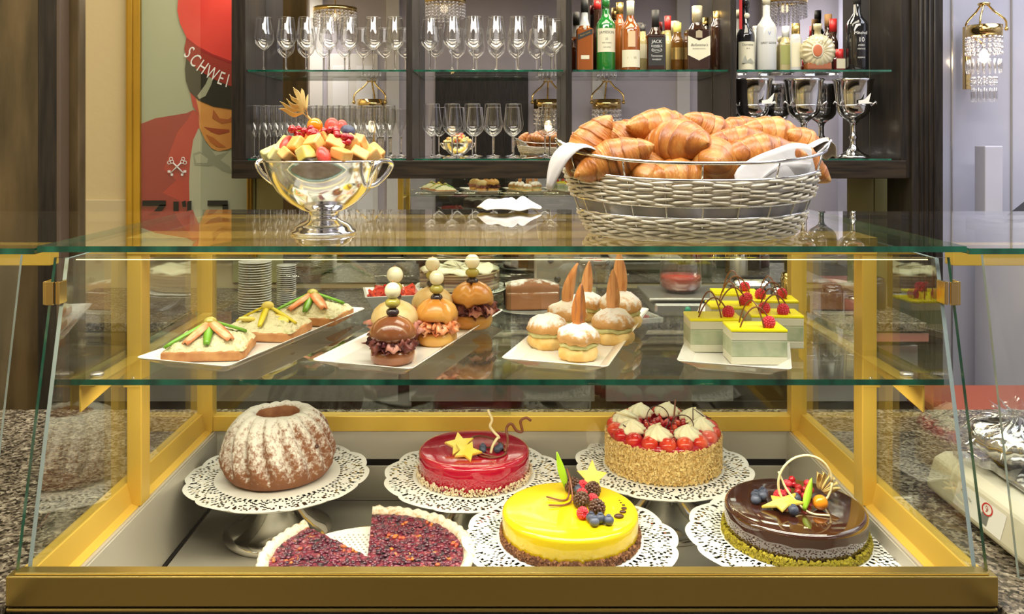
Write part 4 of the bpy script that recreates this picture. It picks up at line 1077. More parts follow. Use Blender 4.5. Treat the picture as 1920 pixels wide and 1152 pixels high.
cb(MB().box(((X(436, BD)+X(1700, BD))/2, 3.55, (Z(301, BD)+zb_)/2), (X(1700, BD)-X(436, BD), .3, Z(301, BD)-zb_)), 'bottom_board', M['darkwoodh'], bevel=.003)
cb(MB().box(((X(436, BD)+X(1700, BD))/2, 3.55, zt_-.03), (X(1700, BD)-X(436, BD), .3, .06)), 'top_board', M['darkwoodh'], bevel=.003)
for p in (767, 1067, 1376): cb(MB().box((X(p, BD), 3.55, (zt_+Z(301, BD))/2-.03), (.024, .285, zt_-Z(301, BD)-.06)), 'divider', M['darkwood'], bevel=.002)
bays = [(460, 762), (773, 1061), (1073, 1370), (1382, 1690)]
for a, b in bays:
    x0, x1 = X(a, BD)+.004, X(b, BD)-.004
    if a == 1382: x1 = X(1676, BD)
    if a == 773: x1 -= .004
    for z in (zs1, zs2):
        cb(pane(MB(), [(x0, 3.42, z), (x1, 3.42, z), (x1, BM-.01, z), (x0, BM-.01, z)], (0, 0, -.008)), 'glass_shelf', [M['pane'], M['green_edge']])
    cb(MB().box(((X(a, BD)+X(b, BD))/2, BM+.004, (zt_+Z(301, BD))/2), (X(b, BD)-X(a, BD), .006, zt_-Z(301, BD))), 'back_mirror', M['mirror'])
# lower wall mirror between the brass panels
o = MB().box(((X(530, 3.7)+X(1590, 3.7))/2, 3.712, (zb_+.93)/2), (X(1590, 3.7)-X(530, 3.7), .008, zb_-.93)).build('wall_mirror', M['mirror']); tag(o, 'wide wall mirror between bar cabinet and back counter', 'mirror')
satin = mat('satin brass sheet', (.52, .48, .2), .45, .15, col2=(.42, .4, .17), scale=3)
for a, b, w_ in ((436, 478, 'leftmost'), (480, 530, 'second'), (1590, 1639, 'third'), (1641, 1669, 'rightmost')):
    o = MB().box(((X(a, 3.7)+X(b, 3.7))/2, 3.71, (zb_+.93)/2), (X(b, 3.7)-X(a, 3.7), .012, zb_-.93)).build('brass_wall_panel', satin, bevel=.001)
    tag(o, f'{w_} of the four greenish brass wall panels under the bar cabinet' if w_ in ('second', 'third') else f'{w_} greenish brass wall panel under the bar cabinet', 'wall panel', 'brass wall panels')
# fluted pilaster right of the cabinet
t = thing('fluted_pilaster', 'black fluted wooden pilaster beside the bar cabinet', 'pilaster', (X(1740, 3.38), 3.5, 0))
x0, x1 = X(1712, 3.38)-X(1740, 3.38), X(1771, 3.38)-X(1740, 3.38)
MB().box(((x0+x1)/2, 0, 1.7), (x1-x0, .22, 3.39)).build('pilaster_body', M['darkwood'], t, bevel=.003)
for k in range(4):
    MB().lathe([(0, -1.69), (.0062, -1.69), (.0062, 1.69), (0, 1.69)], 12, ((x0+x1)/2+(k-1.5)*.019, -.11, 1.7)).build('flute', M['darkwood'], t)
t2 = thing('door_post', 'dark wooden post at the left edge of the picture', 'post', (X(100, 2.3), 2.3, 0))
MB().box((0, 0, 1.7), (.055, .06, 3.39)).build('post_body', M['darkwood'], t2, bevel=.004)
MB().box((.028, -.005, 1.7), (.012, .05, 3.39)).build('brown_trim', mat('brown trim', (.09, .06, .04), .4), t2, bevel=.003)
o = MB().box((-1.46, 2.34, 1.6), (.62, .04, 3.18)).build('wooden_door_leaf', mat('brown oak veneer', (.045, .03, .012), .28, col2=(.13, .085, .035), scale=5, stretch=(3, 3, .6), detail=8, coat=.3), bevel=.003)
tag(o, 'brown veneered wooden door leaf at the far left', 'door panel')

# ---- glassware
def wine_glass(name, label, cat, group, h=.19, rb=.036, rr_=.027, stem=.075, foot=.032, shape='wine'):
    t = thing(name, label, cat, (0, 0, 0), 0, group)
    if shape == 'wine':
        pr = [(.003, stem), (.014, stem+.006), (rb*.8, stem+.024), (rb, stem+.045), (rb*.97, stem+.065), (rr_+(rb-rr_)*.45, stem+.09), (rr_, h)]
    else:
        pr = [(.003, stem), (.009, stem+.012), (.016, stem+.035), (rb, stem+.07), (rb*1.02, stem+.1), (rr_, h)]
    MB().lathe(pr, 24).build('bowl', M['wglass'], t)
    MB().lathe([(0, stem+.003), (.0045, stem), (.0032, stem-.012), (.003, .02), (.0045, .007), (foot*.5, .0035), (foot, .001), (foot, 0), (0, 0)], 16).build('stem_and_foot', M['stem'], t)
    MB().tube([(rr_*math.cos(2*PI*i/24), rr_*math.sin(2*PI*i/24), h) for i in range(24)], .0006, 4, closed=True).build('rim', M['stem'], t)
    return t
def row(proto_fn, places, lab, z, d):
    n = len(places); first = None
    for i, px in enumerate(places):
        dd = d[i] if hasattr(d, '__len__') else d
        if row.p.get(proto_fn) is None:
            o = proto_fn(); row.p[proto_fn] = o
        else: o = copy_tree(row.p[proto_fn])
        o.location = (X(px, dd), dd, z+.0005); o['label'] = lab.replace('#', nth(i, n)); first = first or o
row.p = {}
def wg(): return wine_glass('wine_glass', 'x', 'wine glass', 'wine glasses on the bar shelves', .222, .041, .031, .088, .033)
def fg(): return wine_glass('champagne_flute', 'x', 'champagne flute', 'champagne flutes on the lower left shelf', .215, .026, .024, .085, .028, 'flute')
row(wg, [495, 537, 574, 617, 655, 700, 741], 'tall wine glass, # of the row on the upper shelf, left bay', zs1, 3.52)
row(wg, [806, 848, 888, 930, 971, 1014, 1040], 'wine glass, # in the full row on the upper shelf, second bay', zs1, [3.55, 3.5, 3.5, 3.5, 3.5, 3.48, 3.58])
row(wg, [810, 848, 886, 924, 963], 'wine glass, # of the five spaced ones on the lower shelf, second bay', zs2, 3.5)
row(wg, [1031], 'single wine glass standing apart on the lower shelf beside the basket', zs2, 3.5)
row(fg, [478+21*i for i in range(13)], 'champagne flute, # in the front row on the lower left shelf', zs2, 3.49)
row(fg, [487+21*i for i in range(12)], 'champagne flute, # in the back row on the lower left shelf', zs2, 3.58)
def tum():
    t = thing('tumbler', 'x', 'tumbler', (0, 0, 0), 0, 'tumblers behind the croissants')
    MB().lathe([(0, 0), (.027, 0), (.027, .01), (.028, .06), (.033, .13), (.0345, .15)], 20, fn=lambda a, k, r, z: (r*(1+.02*math.cos(10*a)*(z > .02)), z)).build('glass_wall', M['flute'], t)
    MB().lathe([(0, .001), (.025, .001), (.025, .011), (0, .011)], 16).build('glass_base', M['stem'], t); return t
def stum():
    t = thing('small_tumbler', 'x', 'tumbler', (0, 0, 0), 0, 'tumblers behind the croissants')
    MB().lathe([(0, 0), (.021, 0), (.021, .01), (.023, .05), (.0275, .1)], 20).build('glass_wall', M['flute'], t)
    MB().lathe([(0, .001), (.019, .001), (.019, .011), (0, .011)], 16).build('glass_base', M['stem'], t); return t
row(stum, [1086, 1108, 1135, 1160, 1186], 'short glass tumbler, # of the row behind the left croissants', zs2, [3.55, 3.62, 3.5, 3.58, 3.52])
row(tum, [1212, 1246, 1268, 1290, 1318], 'tall glass tumbler, # of the row above the croissants', zs2, [3.56, 3.5, 3.62, 3.52, 3.48])
# silver cups
def cup():
    t = thing('silver_cup', 'x', 'silver cup', (0, 0, 0), 0, 'large silver cups in the right bay')
    MB().lathe([(0, 0), (.062, 0), (.066, .004), (.06, .01), (.045, .018), (.026, .03), (.014, .05), (.012, .075), (.018, .085), (.012, .095), (.011, .13), (.014, .145), (.024, .155)], 40).build('foot', M['silver'], t)
    MB().lathe([(0, .15), (.024, .155), (.05, .172), (.062, .19), (.066, .215), (.071, .26), (.078, .315), (.084, .322), (.078, .326), (.07, .27), (.06, .2), (0, .165)], 40).build('cup_body', M['silver'], t)
    MB().lathe([(.0655, .212), (.068, .215), (.0665, .218)], 40).build('band', M['silver'], t)
    for s in (-1, 1): MB().tube([(s*.066, -.02, .215), (s*.085, -.02, .232), (s*.09, -.02, .222)], .004, 6).build('handle', M['silver'], t)
    return t
row(cup, [1411, 1507, 1600], 'large footed silver champagne cup, # of three under the right bottles', zs2, 3.52)
for px, lb in ((1440, 'white paper napkin tip stuck at the left silver cup'), (1622, 'white paper napkin tip at the right silver cup')):
    pts = [(0, 0), (.025, .004), (.05, .03), (.042, -.005), (.06, -.012), (.0, -.014)]
    o = MB().prism(pts, -.001, .001, M=Matrix(((1, 0, 0, 0), (0, 0, 1, 0), (0, 1, 0, 0), (0, 0, 0, 1)))).build('paper_napkin', M['paper'], loc=(X(px, 3.42)-.02, 3.435, Z(188, 3.42))); tag(o, lb, 'napkin')

# ---- bottles
amber = mat('amber whisky glass', (.32, .085, .012), .04, coat=1, spec=.8)
dbrown = mat('dark brown bottle glass', (.035, .014, .008), .04, coat=1, spec=.8)
greenb = mat('green bottle glass', (.015, .2, .03), .04, coat=1, spec=.8)
clearb = mat('frosted clear bottle glass', (.66, .68, .68), .12, coat=.6)
goldb = mat('pale gold bottle glass', (.55, .48, .24), .06, coat=1)
blackb_ = mat('black bottle glass', (.012, .012, .014), .05, coat=1)
cream_l = mat('cream label paper', (.72, .69, .52), .6); black_l = mat('black label paper', (.02, .02, .02), .5); red_l = mat('red foil', (.6, .03, .03), .3)
gold_l = mat('gold foil', (.7, .5, .18), .25, .8); dkprint = mat('dark print', (.05, .05, .05), .6); wprint = mat('white print', (.8, .8, .78), .6)
def text_mesh(body, size, m, name, parent, loc, bend=0, rot=0, shear=0, align='CENTER', sx=1):
    cu = bpy.data.curves.new(name, 'FONT'); cu.body = body; cu.size = size; cu.align_x = align; cu.align_y = 'CENTER'; cu.shear = shear; cu.resolution_u = 3
    o = bpy.data.objects.new(name, cu); COL.objects.link(o)
    dg = bpy.context.evaluated_depsgraph_get(); me = bpy.data.meshes.new_from_object(o.evaluated_get(dg)); bpy.data.objects.remove(o)
    bm = bmesh.new(); bm.from_mesh(me)
    if bend:
        for _ in range(1): bmesh.ops.triangulate(bm, faces=bm.faces)
    for v in bm.verts:
        x_, y_ = v.co.x*sx, v.co.y
        if rot: x_, y_ = x_*math.cos(rot)-y_*math.sin(rot), x_*math.sin(rot)+y_*math.cos(rot)
        if bend: v.co = Vector((bend*math.sin(x_/bend), -bend*math.cos(x_/bend)+bend, y_))
        else: v.co = Vector((x_, 0, y_))
    bm.to_mesh(me); bm.free(); me.materials.clear(); me.materials.append(m)
    o = bpy.data.objects.new(name, me); COL.objects.link(o); o.parent = parent; o.location = loc; return o
def curved(mb_, r_, z0, z1, a=1.15, a0=-PI/2, n=16):
    vs = [(r_*math.cos(a0+a*(2*i/n-1)), r_*math.sin(a0+a*(2*i/n-1)), z) for i in range(n+1) for z in (z0, z1)]
    return mb_.add(vs, [(2*i, 2*i+2, 2*i+3, 2*i+1) for i in range(n)], 0, True)
def bottle(px, d, label, r_, sh, nk, h, glass, cap, capm=None, square=False, z0=zs1, lab=None, labm=None, texts=(), neckr=.0135, name='bottle'):
    t = thing(name, label, 'bottle', (X(px, d), d, z0+.0005), 0, 'liquor bottles on the upper shelf')
    if square:
        mb_ = MB().box((0, 0, sh/2), (2*r_, 1.5*r_, sh)); mb_.build('bottle_body', glass, t, bevel=.007, seg=4)
        MB().lathe([(r_*.8, sh-.001), (r_*.62, sh+.012), (neckr, sh+.03), (neckr*.95, nk)], 28).build('bottle_neck', glass, t)
    else:
        MB().lathe([(0, 0), (r_*.93, 0), (r_, .005), (r_, sh), (r_*.9, sh+.014), (r_*.6, sh+.03), (neckr*1.1, sh+.05), (neckr, nk)], 36).build('bottle_body', glass, t)
    MB().lathe([(0, nk-.03), (neckr*1.12, nk-.03), (neckr*1.15, h), (0, h)], 24).build('cap', capm or cap, t)
    lb_ = t
    if lab:
        if square: lb_ = MB().box((0, -.75*r_-.0004, (lab[0]+lab[1])/2), (2*r_*.9, .0006, lab[1]-lab[0])).build('label', labm, t)
        else: lb_ = curved(MB(), r_+.0006, lab[0], lab[1]).build('label', labm, t)
    for body, size, z, m in texts:
        if square: text_mesh(body, size, m, 'label_print', lb_, (0, -.75*r_-.0011, z))
        else: text_mesh(body, size, m, 'label_print', lb_, (0, -r_-.0012, z), bend=r_+.0012)
    return t
b_ = bottle(1096, 3.50, 'tall square bottle with slanted black label, leftmost in the third bay', .034, .175, .27, .30, amber, black_l, square=True)
mb = MB().prism([(-.03, .125), (.03, .15), (.03, .172), (-.03, .147)], -.0004, .0004, M=Matrix(((1, 0, 0, 0), (0, 0, 1, -.0262), (0, 1, 0, 0), (0, 0, 0, 1)))); mb.build('label', black_l, b_)
MB().lathe([(.026, .168), (.021, .19), (.0145, .215), (.0138, .24)], 28).build('clear_shoulder', clearb, b_)
text_mesh('Black Label', .010, gold_l, 'label_print', b_, (0, -.0272, .149), rot=.39)
MB().box((0, -.0262, .055), (.034, .0008, .016)).build('lower_label', cream_l, b_)
bottle(1136, 3.50, 'green whiskey bottle with cream label and blue base band', .039, .185, .285, .31, greenb, greenb, lab=(.075, .172), labm=cream_l,
       texts=[('JAMESON', .0155, .155, dkprint), ('J.J.', .012, .13, dkprint), ('IRISH WHISKEY', .006, .112, dkprint), ('triple distilled', .006, .095, dkprint)])
b_ = bottle(1182, 3.48, 'amber whisky bottle with tall oval neck label and white base label', .039, .165, .255, .285, amber, cream_l, lab=(.012, .082), labm=cream_l, texts=[('1  ·  10', .014, .05, gold_l)])
curved(MB(), .0398, .094, .158, .38).build('oval_label', mat('peach label', (.7, .5, .3), .6), b_)
bottle(1205, 3.60, 'slim bottle with black cap half hidden behind the amber whisky', .022, .13, .185, .205, goldb, black_l, lab=(.06, .12), labm=cream_l, capm=M['blk'], neckr=.011)
b_ = bottle(1229, 3.50, 'square black-labelled whiskey bottle in the middle of the third bay', .038, .15, .21, .25, dbrown, black_l, square=True, lab=(.02, .135), labm=black_l,
       texts=[("JACK", .018, .118, wprint), ("DANIEL'S", .011, .1, wprint), ('Old No.7', .010, .083, wprint), ('Tennessee', .011, .06, wprint), ('WHISKEY', .009, .045, wprint)])
MB().tube([(.021*math.cos(2*PI*i/24), -.0297, .084+.010*math.sin(2*PI*i/24)) for i in range(24)], .0006, 4, closed=True).build('label_frame', wprint, b_)
bottle(1252, 3.60, 'squat bottle with red stripe cap behind the square black-labelled one', .028, .12, .21, .24, goldb, red_l, capm=red_l, neckr=.012)
bottle(1270, 3.55, 'dark amber bottle with yellow cap beside the large flask', .028, .12, .18, .205, mat('deep amber', (.14, .06, .01), .05, coat=1), gold_l, capm=mat('yellow cap', (.72, .62, .15), .4), lab=(.05, .1), labm=gold_l, neckr=.014)
b_ = bottle(1307, 3.47, 'flat shouldered whisky bottle with pointed cream label', .047, .165, .225, .262, dbrown, cream_l, square=True, capm=mat('champagne cap', (.7, .62, .42), .3, .4), neckr=.018)
mb = MB().prism([(-.045, .06), (0, .038), (.045, .06), (.045, .138), (0, .118), (-.045, .138)], -.0004, .0004, M=Matrix(((1, 0, 0, 0), (0, 0, 1, -.036), (0, 1, 0, 0), (0, 0, 0, 1)))); mb.build('label', cream_l, b_)
text_mesh("Ballantine's", .0155, dkprint, 'label_print', b_, (0, -.0372, .10), shear=.3); text_mesh('BLENDED SCOTCH', .006, dkprint, 'label_print', b_, (0, -.0372, .085))
MB().lathe([(0, -.001), (.0085, -.001), (.0085, 0)], 20).build('red_seal', red_l, b_, loc=(0, -.0368, .055), rot=(PI/2, 0, 0))
MB().prism([(-.013, .13), (.013, .13), (.013, .155), (0, .162), (-.013, .155)], -.0004, .0004, M=Matrix(((1, 0, 0, 0), (0, 0, 1, -.036), (0, 1, 0, 0), (0, 0, 0, 1)))).build('crest_label', mat('crest', (.4, .33, .22), .4), b_)
bottle(1344, 3.6, 'dark bottle half hidden behind the flat shouldered bottle', .026, .19, .235, .26, dbrown, gold_l, capm=gold_l)
bottle(1162, 3.62, 'orange bottle hidden behind green and amber bottles', .026, .2, .28, .3, amber, gold_l, capm=gold_l)
bottle(1120, 3.62, 'red necked bottle behind the green whiskey bottle', .028, .16, .3, .31, dbrown, red_l, capm=red_l)
# right bay
b_ = bottle(1398, 3.50, 'dark wine-like bottle with cream landscape label and red ribbon', .036, .145, .29, .31, blackb_, red_l, lab=(.004, .118), labm=cream_l, texts=[('Domaine', .013, .105, dkprint), ('de la', .008, .09, dkprint)], capm=blackb_)
MB().box((-.026, -.02, .23), (.012, .003, .12)).build('red_ribbon', red_l, b_)
MB().lathe([(0, 0), (.0115, 0), (.0115, .003), (0, .003)], 20).build('round_seal', cream_l, b_, loc=(0, -.016, .225), rot=(PI/2, 0, 0))
mb = MB().prism([(-.026, .03), (-.012, .062), (-.004, .04), (.01, .05), (.026, .03)], -.0003, .0003, M=Matrix(((1, 0, 0, 0), (0, 0, 1, -.0372), (0, 1, 0, 0), (0, 0, 0, 1)))); mb.build('label_picture', mat('grey print', (.35, .36, .3), .6), b_)
bottle(1418, 3.62, 'white bottle behind the frosted vodka bottle', .027, .14, .19, .2, clearb, clearb)
bottle(1437, 3.50, 'frosted white vodka bottle with blue emblem', .040, .175, .30, .31, clearb, cream_l, texts=[('GREY GOOSE', .012, .112, dkprint), ('V', .02, .15, mat('blue print', (.2, .25, .55), .5))], name='bottle')
bottle(1473, 3.55, 'angular clear glass bottle with green-gold label', .03, .12, .165, .19, goldb, clearb, square=True, lab=(.03, .11), labm=mat('olive label', (.4, .42, .15), .5), capm=clearb)
bottle(1492, 3.50, 'narrow clear bottle with gold stopper', .022, .13, .175, .195, clearb, gold_l, capm=gold_l, lab=(.015, .115), labm=cream_l, neckr=.015)
t = thing('cognac_decanter', 'fan shaped clear cognac decanter with orange oval medallion', 'bottle', (X(1533, 3.47), 3.47, zs1+.0005), 0, 'liquor bottles on the upper shelf')
def fan(a, k, r, z): return r*(1+.05*abs(math.cos(11*a))), z
cg = mat('decanter glass', (.72, .66, .45), .04, coat=1, col2=(.45, .38, .2), scale=30)
mb = MB(); vs = []
NR = 72
for y_, s_ in ((-.012, 1.0), (-.026, .82), (-.03, .4), (-.03, .0)):
    for i in range(NR):
        a = 2*PI*i/NR; q = (.066 if abs(s_-1) < .01 else .066*s_)*(1+.045*abs(math.cos(9*a))); z_ = .078+q*math.sin(a)*1.02
        vs.append((q*math.cos(a), y_-.002*math.cos(18*a)*s_, max(.006, z_)))
fs = [(r_*NR+i, r_*NR+(i+1) % NR, (r_+1)*NR+(i+1) % NR, (r_+1)*NR+i) for r_ in range(3) for i in range(NR)]
mb.add(vs, fs, 0, True); vs2 = [(x_, -y_, z_) for x_, y_, z_ in vs]; mb.add(vs2, fs, 0, True)
mb.add([vs[i] for i in range(NR)]+[vs2[i] for i in range(NR)], [(i, (i+1) % NR, NR+(i+1) % NR, NR+i) for i in range(NR)], 0, True)
mb.build('decanter_body', cg, t)
MB().box((0, 0, .016), (.1, .05, .03)).build('cognac', amber, t, bevel=.006)
MB().lathe([(.014, .13), (.0125, .165), (.017, .168), (.017, .19), (0, .192)], 24).build('stopper', cg, t)
MB().ball((-.012, -.0325, .078), (.024, .003, .03), 24, 10).build('medallion_rim', cream_l, t); MB().ball((-.012, -.0345, .078), (.019, .003, .025), 24, 10).build('medallion', mat('orange medallion', (.55, .16, .07), .4), t)
bottle(1553, 3.62, 'tall dark bottle with cork stopper behind the decanter', .024, .15, .23, .25, dbrown, gold_l, capm=mat('cork', (.35, .2, .08), .7))
bottle(1562, 3.58, 'red topped dark bottle behind the decanter', .02, .12, .2, .225, dbrown, red_l, capm=red_l)
bottle(1574, 3.50, 'small red capped bottle between decanter and black bottle', .02, .055, .075, .09, mat('maroon glass', (.2, .02, .02), .1, coat=1), red_l, capm=red_l, lab=(.01, .05), labm=cream_l, square=True)
bottle(1607, 3.48, 'shiny black bottle with white script and number', .043, .185, .30, .31, blackb_, black_l, texts=[('Mitchell', .018, .15, wprint), ('10', .026, .122, wprint), ('AGED', .01, .1, wprint), ('VINTAGE', .008, .085, wprint), ('RESERVE', .008, .05, wprint)], capm=black_l)

# ------------------------------------------------------------------ framed poster on the left wall
t = thing('framed_poster', 'gold framed poster of a man in red cap and uniform', 'poster', (-1.33, 3.68, 1.7))
PX0, PX1, PZ0, PZ1 = -1.56, -1.10, 1.10, 2.45
mb = MB()
for (xa, xb, za, zb) in ((PX0-.062, PX0, PZ0-.062, PZ1+.062), (PX1, PX1+.02, PZ0-.062, PZ1+.062)): mb.box(((xa+xb)/2, 3.695, (za+zb)/2), (xb-xa, .035, zb-za)).box(((xa*2+xb)/3, 3.675, (za+zb)/2), ((xb-xa)*.35, .012, zb-za))
for zc in (PZ0-.03, PZ1+.03): mb.box(((PX0+PX1)/2, 3.695, zc), (PX1-PX0+.08, .03, .062))
def pp(mbx, name, m, **k):
    o = mbx.build(name, m, None, **k); o.parent = t; o.location = (1.33, -3.68, -1.7); return o
pp(mb, 'gold_frame', M['goldleaf'], bevel=.003)
pp(MB().box(((PX0+PX1)/2, 3.7, (PZ0+PZ1)/2), (PX1-PX0, .008, PZ1-PZ0)), 'poster_sheet', mat('poster green grey', (.42, .44, .30), .5))
lay = [3.6950]
def art(name, pts, m):
    lay[0] -= .0006
    P = [(max(PX0, min(PX1, X(a, 3.69))), max(PZ0, min(PZ1, Z(b, 3.69)))) for a, b in pts]
    y = lay[0]; mbx = MB().add([(a, y, b) for a, b in P], [tuple(range(len(P)))])
    bmn = pp(mbx, name, m); return bmn
def pmt(nm, c_, c2=None): return mat('poster ' + nm, c_, .5, col2=c2, scale=5, thr=(.3, .7)) if c2 else mat('poster ' + nm, c_, .5)
red1 = pmt('red', (.5, .02, .018), (.6, .04, .03)); red2 = pmt('dark red', (.36, .015, .018)); skin = pmt('skin', (.72, .27, .06), (.85, .42, .12)); pblk = pmt('black', (.02, .02, .015)); pwh = pmt('white', (.5, .5, .36)); pgr = pmt('grey fold', (.33, .34, .25))
art('printed_jacket', [(262, 232), (290, 222), (320, 217), (350, 212), (362, 206), (372, 212), (376, 232), (366, 262), (356, 300), (354, 340), (356, 378), (358, 440), (262, 440)], red2)
art('printed_lapel', [(362, 206), (372, 212), (376, 232), (366, 262), (356, 300), (354, 340), (356, 378), (340, 378), (304, 362), (330, 338), (306, 318), (320, 280), (332, 248), (350, 226)], red1)
art('printed_shirt', [(372, 240), (362, 262), (356, 300), (354, 340), (356, 440), (470, 440), (470, 270), (440, 284), (400, 284), (380, 262)], pwh)
art('printed_collar', [(380, 245), (386, 268), (404, 292), (430, 284), (404, 310), (378, 286)], pgr)
art('printed_bow_tie', [(362, 288), (374, 284), (392, 296), (402, 294), (412, 300), (430, 312), (436, 326), (418, 322), (402, 310), (390, 312), (364, 310)], pgr)
art('printed_bow_tie', [(364, 292), (376, 288), (390, 298), (388, 306), (368, 306)], pwh)
art('printed_face', [(356, 172), (360, 190), (372, 214), (374, 240), (384, 262), (396, 278), (410, 284), (428, 280), (470, 262), (470, 170), (430, 160), (380, 160)], skin)
art('printed_cheek', [(356, 172), (362, 200), (372, 214), (376, 232), (372, 205), (366, 180)], red1)
art('printed_mouth', [(382, 238), (396, 240), (412, 242), (430, 243), (430, 248), (410, 253), (396, 248)], pmt('mouth', (.42, .08, .03)))
art('printed_nose', [(400, 205), (412, 222), (428, 224), (440, 215), (436, 228), (416, 232), (398, 222)], pmt('nose', (.5, .14, .04)))
art('printed_chin', [(386, 252), (394, 266), (408, 276), (424, 276), (412, 268), (400, 258)], pmt('chin', (.55, .16, .04)))
art('printed_visor', [(350, 104), (347, 130), (349, 152), (356, 172), (372, 188), (400, 200), (440, 206), (470, 206), (470, 158), (430, 160), (400, 146), (370, 128)], pblk)
art('printed_visor_shine', [(392, 144), (386, 158), (370, 180), (374, 186), (386, 180), (396, 160), (400, 148)], pmt('shine', (.42, .42, .3)))
bnd = art('printed_band', [(350, 70), (346, 92), (350, 110), (370, 130), (400, 148), (430, 161), (470, 166), (470, 120), (430, 112), (400, 102), (370, 84)], pmt('band', (.33, .03, .02)))
cap = []
for i in range(28):
    a = 2*PI*i/28; u_, v_ = 78*math.cos(a), 42*math.sin(a); q = .62
    cap.append((400+u_*math.cos(q)-v_*math.sin(q), 48+u_*math.sin(q)+v_*math.cos(q)))
cap = [(350, 70), (338, 44), (333, 20), (335, -10), (345, -30), (380, -45), (480, -45), (480, 122), (430, 113), (398, 101), (370, 86)]
art('printed_cap', cap, pmt('cap red', (.66, .03, .025), (.74, .06, .045)))
art('printed_cap_edge', [(350, 70), (370, 86), (398, 101), (430, 113), (470, 122), (470, 126), (430, 118), (398, 106), (370, 91), (352, 76)], red2)
# lettering on the cap band
lt = [('S', 355, 99, -.75), ('C', 366, 114, -.7), ('H', 380, 127, -.6), ('W', 398, 139, -.45), ('E', 415, 148, -.35), ('I', 427, 153, -.25)]
for ch, a, b, ro in lt:
    if a > 436: continue
    o = text_mesh(ch, .082, wprint, 'printed_letter', bnd, (X(a, 3.69), lay[0]-.0012, Z(b, 3.69)), rot=ro, sx=.62)
# crossed keys
kx, kz = X(333, 3.69), Z(312, 3.69)
mb = MB(); y = lay[0]-.002
for s in (-1, 1):
    mb.tube([(kx-s*.028, y, kz-.03), (kx+s*.018, y, kz+.016)], .0032, 6)
    for q in ((.022, .026), (.034, .022), (.026, .038)):
        mb.tube([(kx+s*q[0]+.007*math.cos(2*PI*i/14), y, kz+q[1]-.006+.007*math.sin(2*PI*i/14)) for i in range(14)], .0018, 5, closed=True)
    mb.box((kx-s*.034, y, kz-.022), (.012, .002, .01)).box((kx-s*.022, y, kz-.036), (.01, .002, .01))
pp(mb, 'printed_keys', wprint)
# katakana strokes at the foot of the poster
mb = MB(); y = lay[0]-.0014
def q4(pts): mb.add([(X(a, 3.69), y, Z(b, 3.69)) for a, b in pts], [tuple(range(len(pts)))])
q4([(268, 376), (312, 376), (312, 386), (268, 386)]); q4([(300, 384), (312, 384), (296, 406), (280, 416), (268, 418), (268, 408), (288, 398)])
q4([(326, 378), (336, 378), (336, 404), (326, 404)]); q4([(342, 378), (349, 376), (350, 388), (343, 388)]); q4([(352, 378), (360, 376), (360, 396), (354, 408), (346, 412), (346, 404), (352, 394)])
q4([(390, 376), (428, 376), (428, 386), (390, 386)]); q4([(418, 384), (428, 384), (428, 430), (418, 430)])
pp(mb, 'printed_characters', pblk)
pp(MB().box(((PX0+PX1)/2, 3.686, (PZ0+PZ1)/2), (PX1-PX0, .002, PZ1-PZ0)), 'poster_glass', M['pane'])

# ------------------------------------------------------------------ crystal lamps
def sconce(loc, rz, label, s=1):
    t = thing('crystal_wall_lamp', label, 'wall lamp', loc, rz, 'brass and crystal wall lamps')
    MB().box((0, .085, -.13), (.03, .02, .27)).build('back_plate', M['brass'], t, bevel=.003)
    MB().lathe([(.068, -.045), (.07, -.045), (.07, .0), (.068, .0)], 36).build('crown_ring', M['brass'], t)
    MB().lathe([(0, .085), (.022, .085), (.026, .09), (.022, .096), (0, .098)], 20).build('finial', M['brass'], t)
    mb = MB()
    for k in range(3):
        a = -.5 + 2*PI*k/3
        mb.tube(smooth([(.015*math.cos(a), .015*math.sin(a), .088), (.04*math.cos(a), .04*math.sin(a), .06), (.06*math.cos(a), .06*math.sin(a), .045), (.085*math.cos(a), .085*math.sin(a), .02), (.088*math.cos(a), .088*math.sin(a), -.01)]), .0045, 8)
        mb.ball((.088*math.cos(a), .088*math.sin(a), -.015), .009, 8, 6)
    mb.tube([(0, .085, -.02), (0, .03, -.06), (0, 0, -.08)], .005, 8)
    mb.build('curved_arms', M['brass'], t)
    MB().ball((0, 0, -.13), (.018, .018, .03), 12, 8).build('bulb', M['lampglow'], t)
    for r_, z0, z1, n in ((.064, -.055, -.135, 18), (.045, -.225, -.255, 13)):
        mb = MB()
        for k in range(n):
            a = 2*PI*k/n; z = z0
            while z > z1: mb.ball((r_*math.cos(a), r_*math.sin(a), z), .0095, 7, 5); z -= .021
        mb.build('crystal_beads', M['crystal'], t)
        mb = MB()
        for k in range(n):
            a = 2*PI*k/n; zz = z1-.008
            mb.ball((r_*math.cos(a), r_*math.sin(a), zz-.03), (.007, .007, .032), 6, 6)
        mb.build('crystal_drops', M['crystal'], t)
    return t
s0 = sconce((X(1845, 3.6), 3.6, Z(48, 3.6)), .35, 'brass and crystal wall lamp at the upper right of the picture')
for x_, lb in ((-1.58, 'crystal wall lamp reflected in the mirror above the champagne flutes'), (.56, 'crystal wall lamp reflected above the single wine glass'), (1.27, 'crystal wall lamp reflected above the short tumblers')):
    o = copy_tree(s0); o.location = (x_, -2.94, 2.02); o.rotation_euler = (0, 0, PI); o.scale = (2.5,)*3; o['label'] = lb
l = bpy.data.lights.new('lamp_light', 'POINT'); l.energy = 1.2; l.color = (1, .8, .55); l.shadow_soft_size = .03
lo = bpy.data.objects.new('lamp_light', l); COL.objects.link(lo); lo.location = (X(1845, 3.6), 3.6, Z(48, 3.6)-.13)
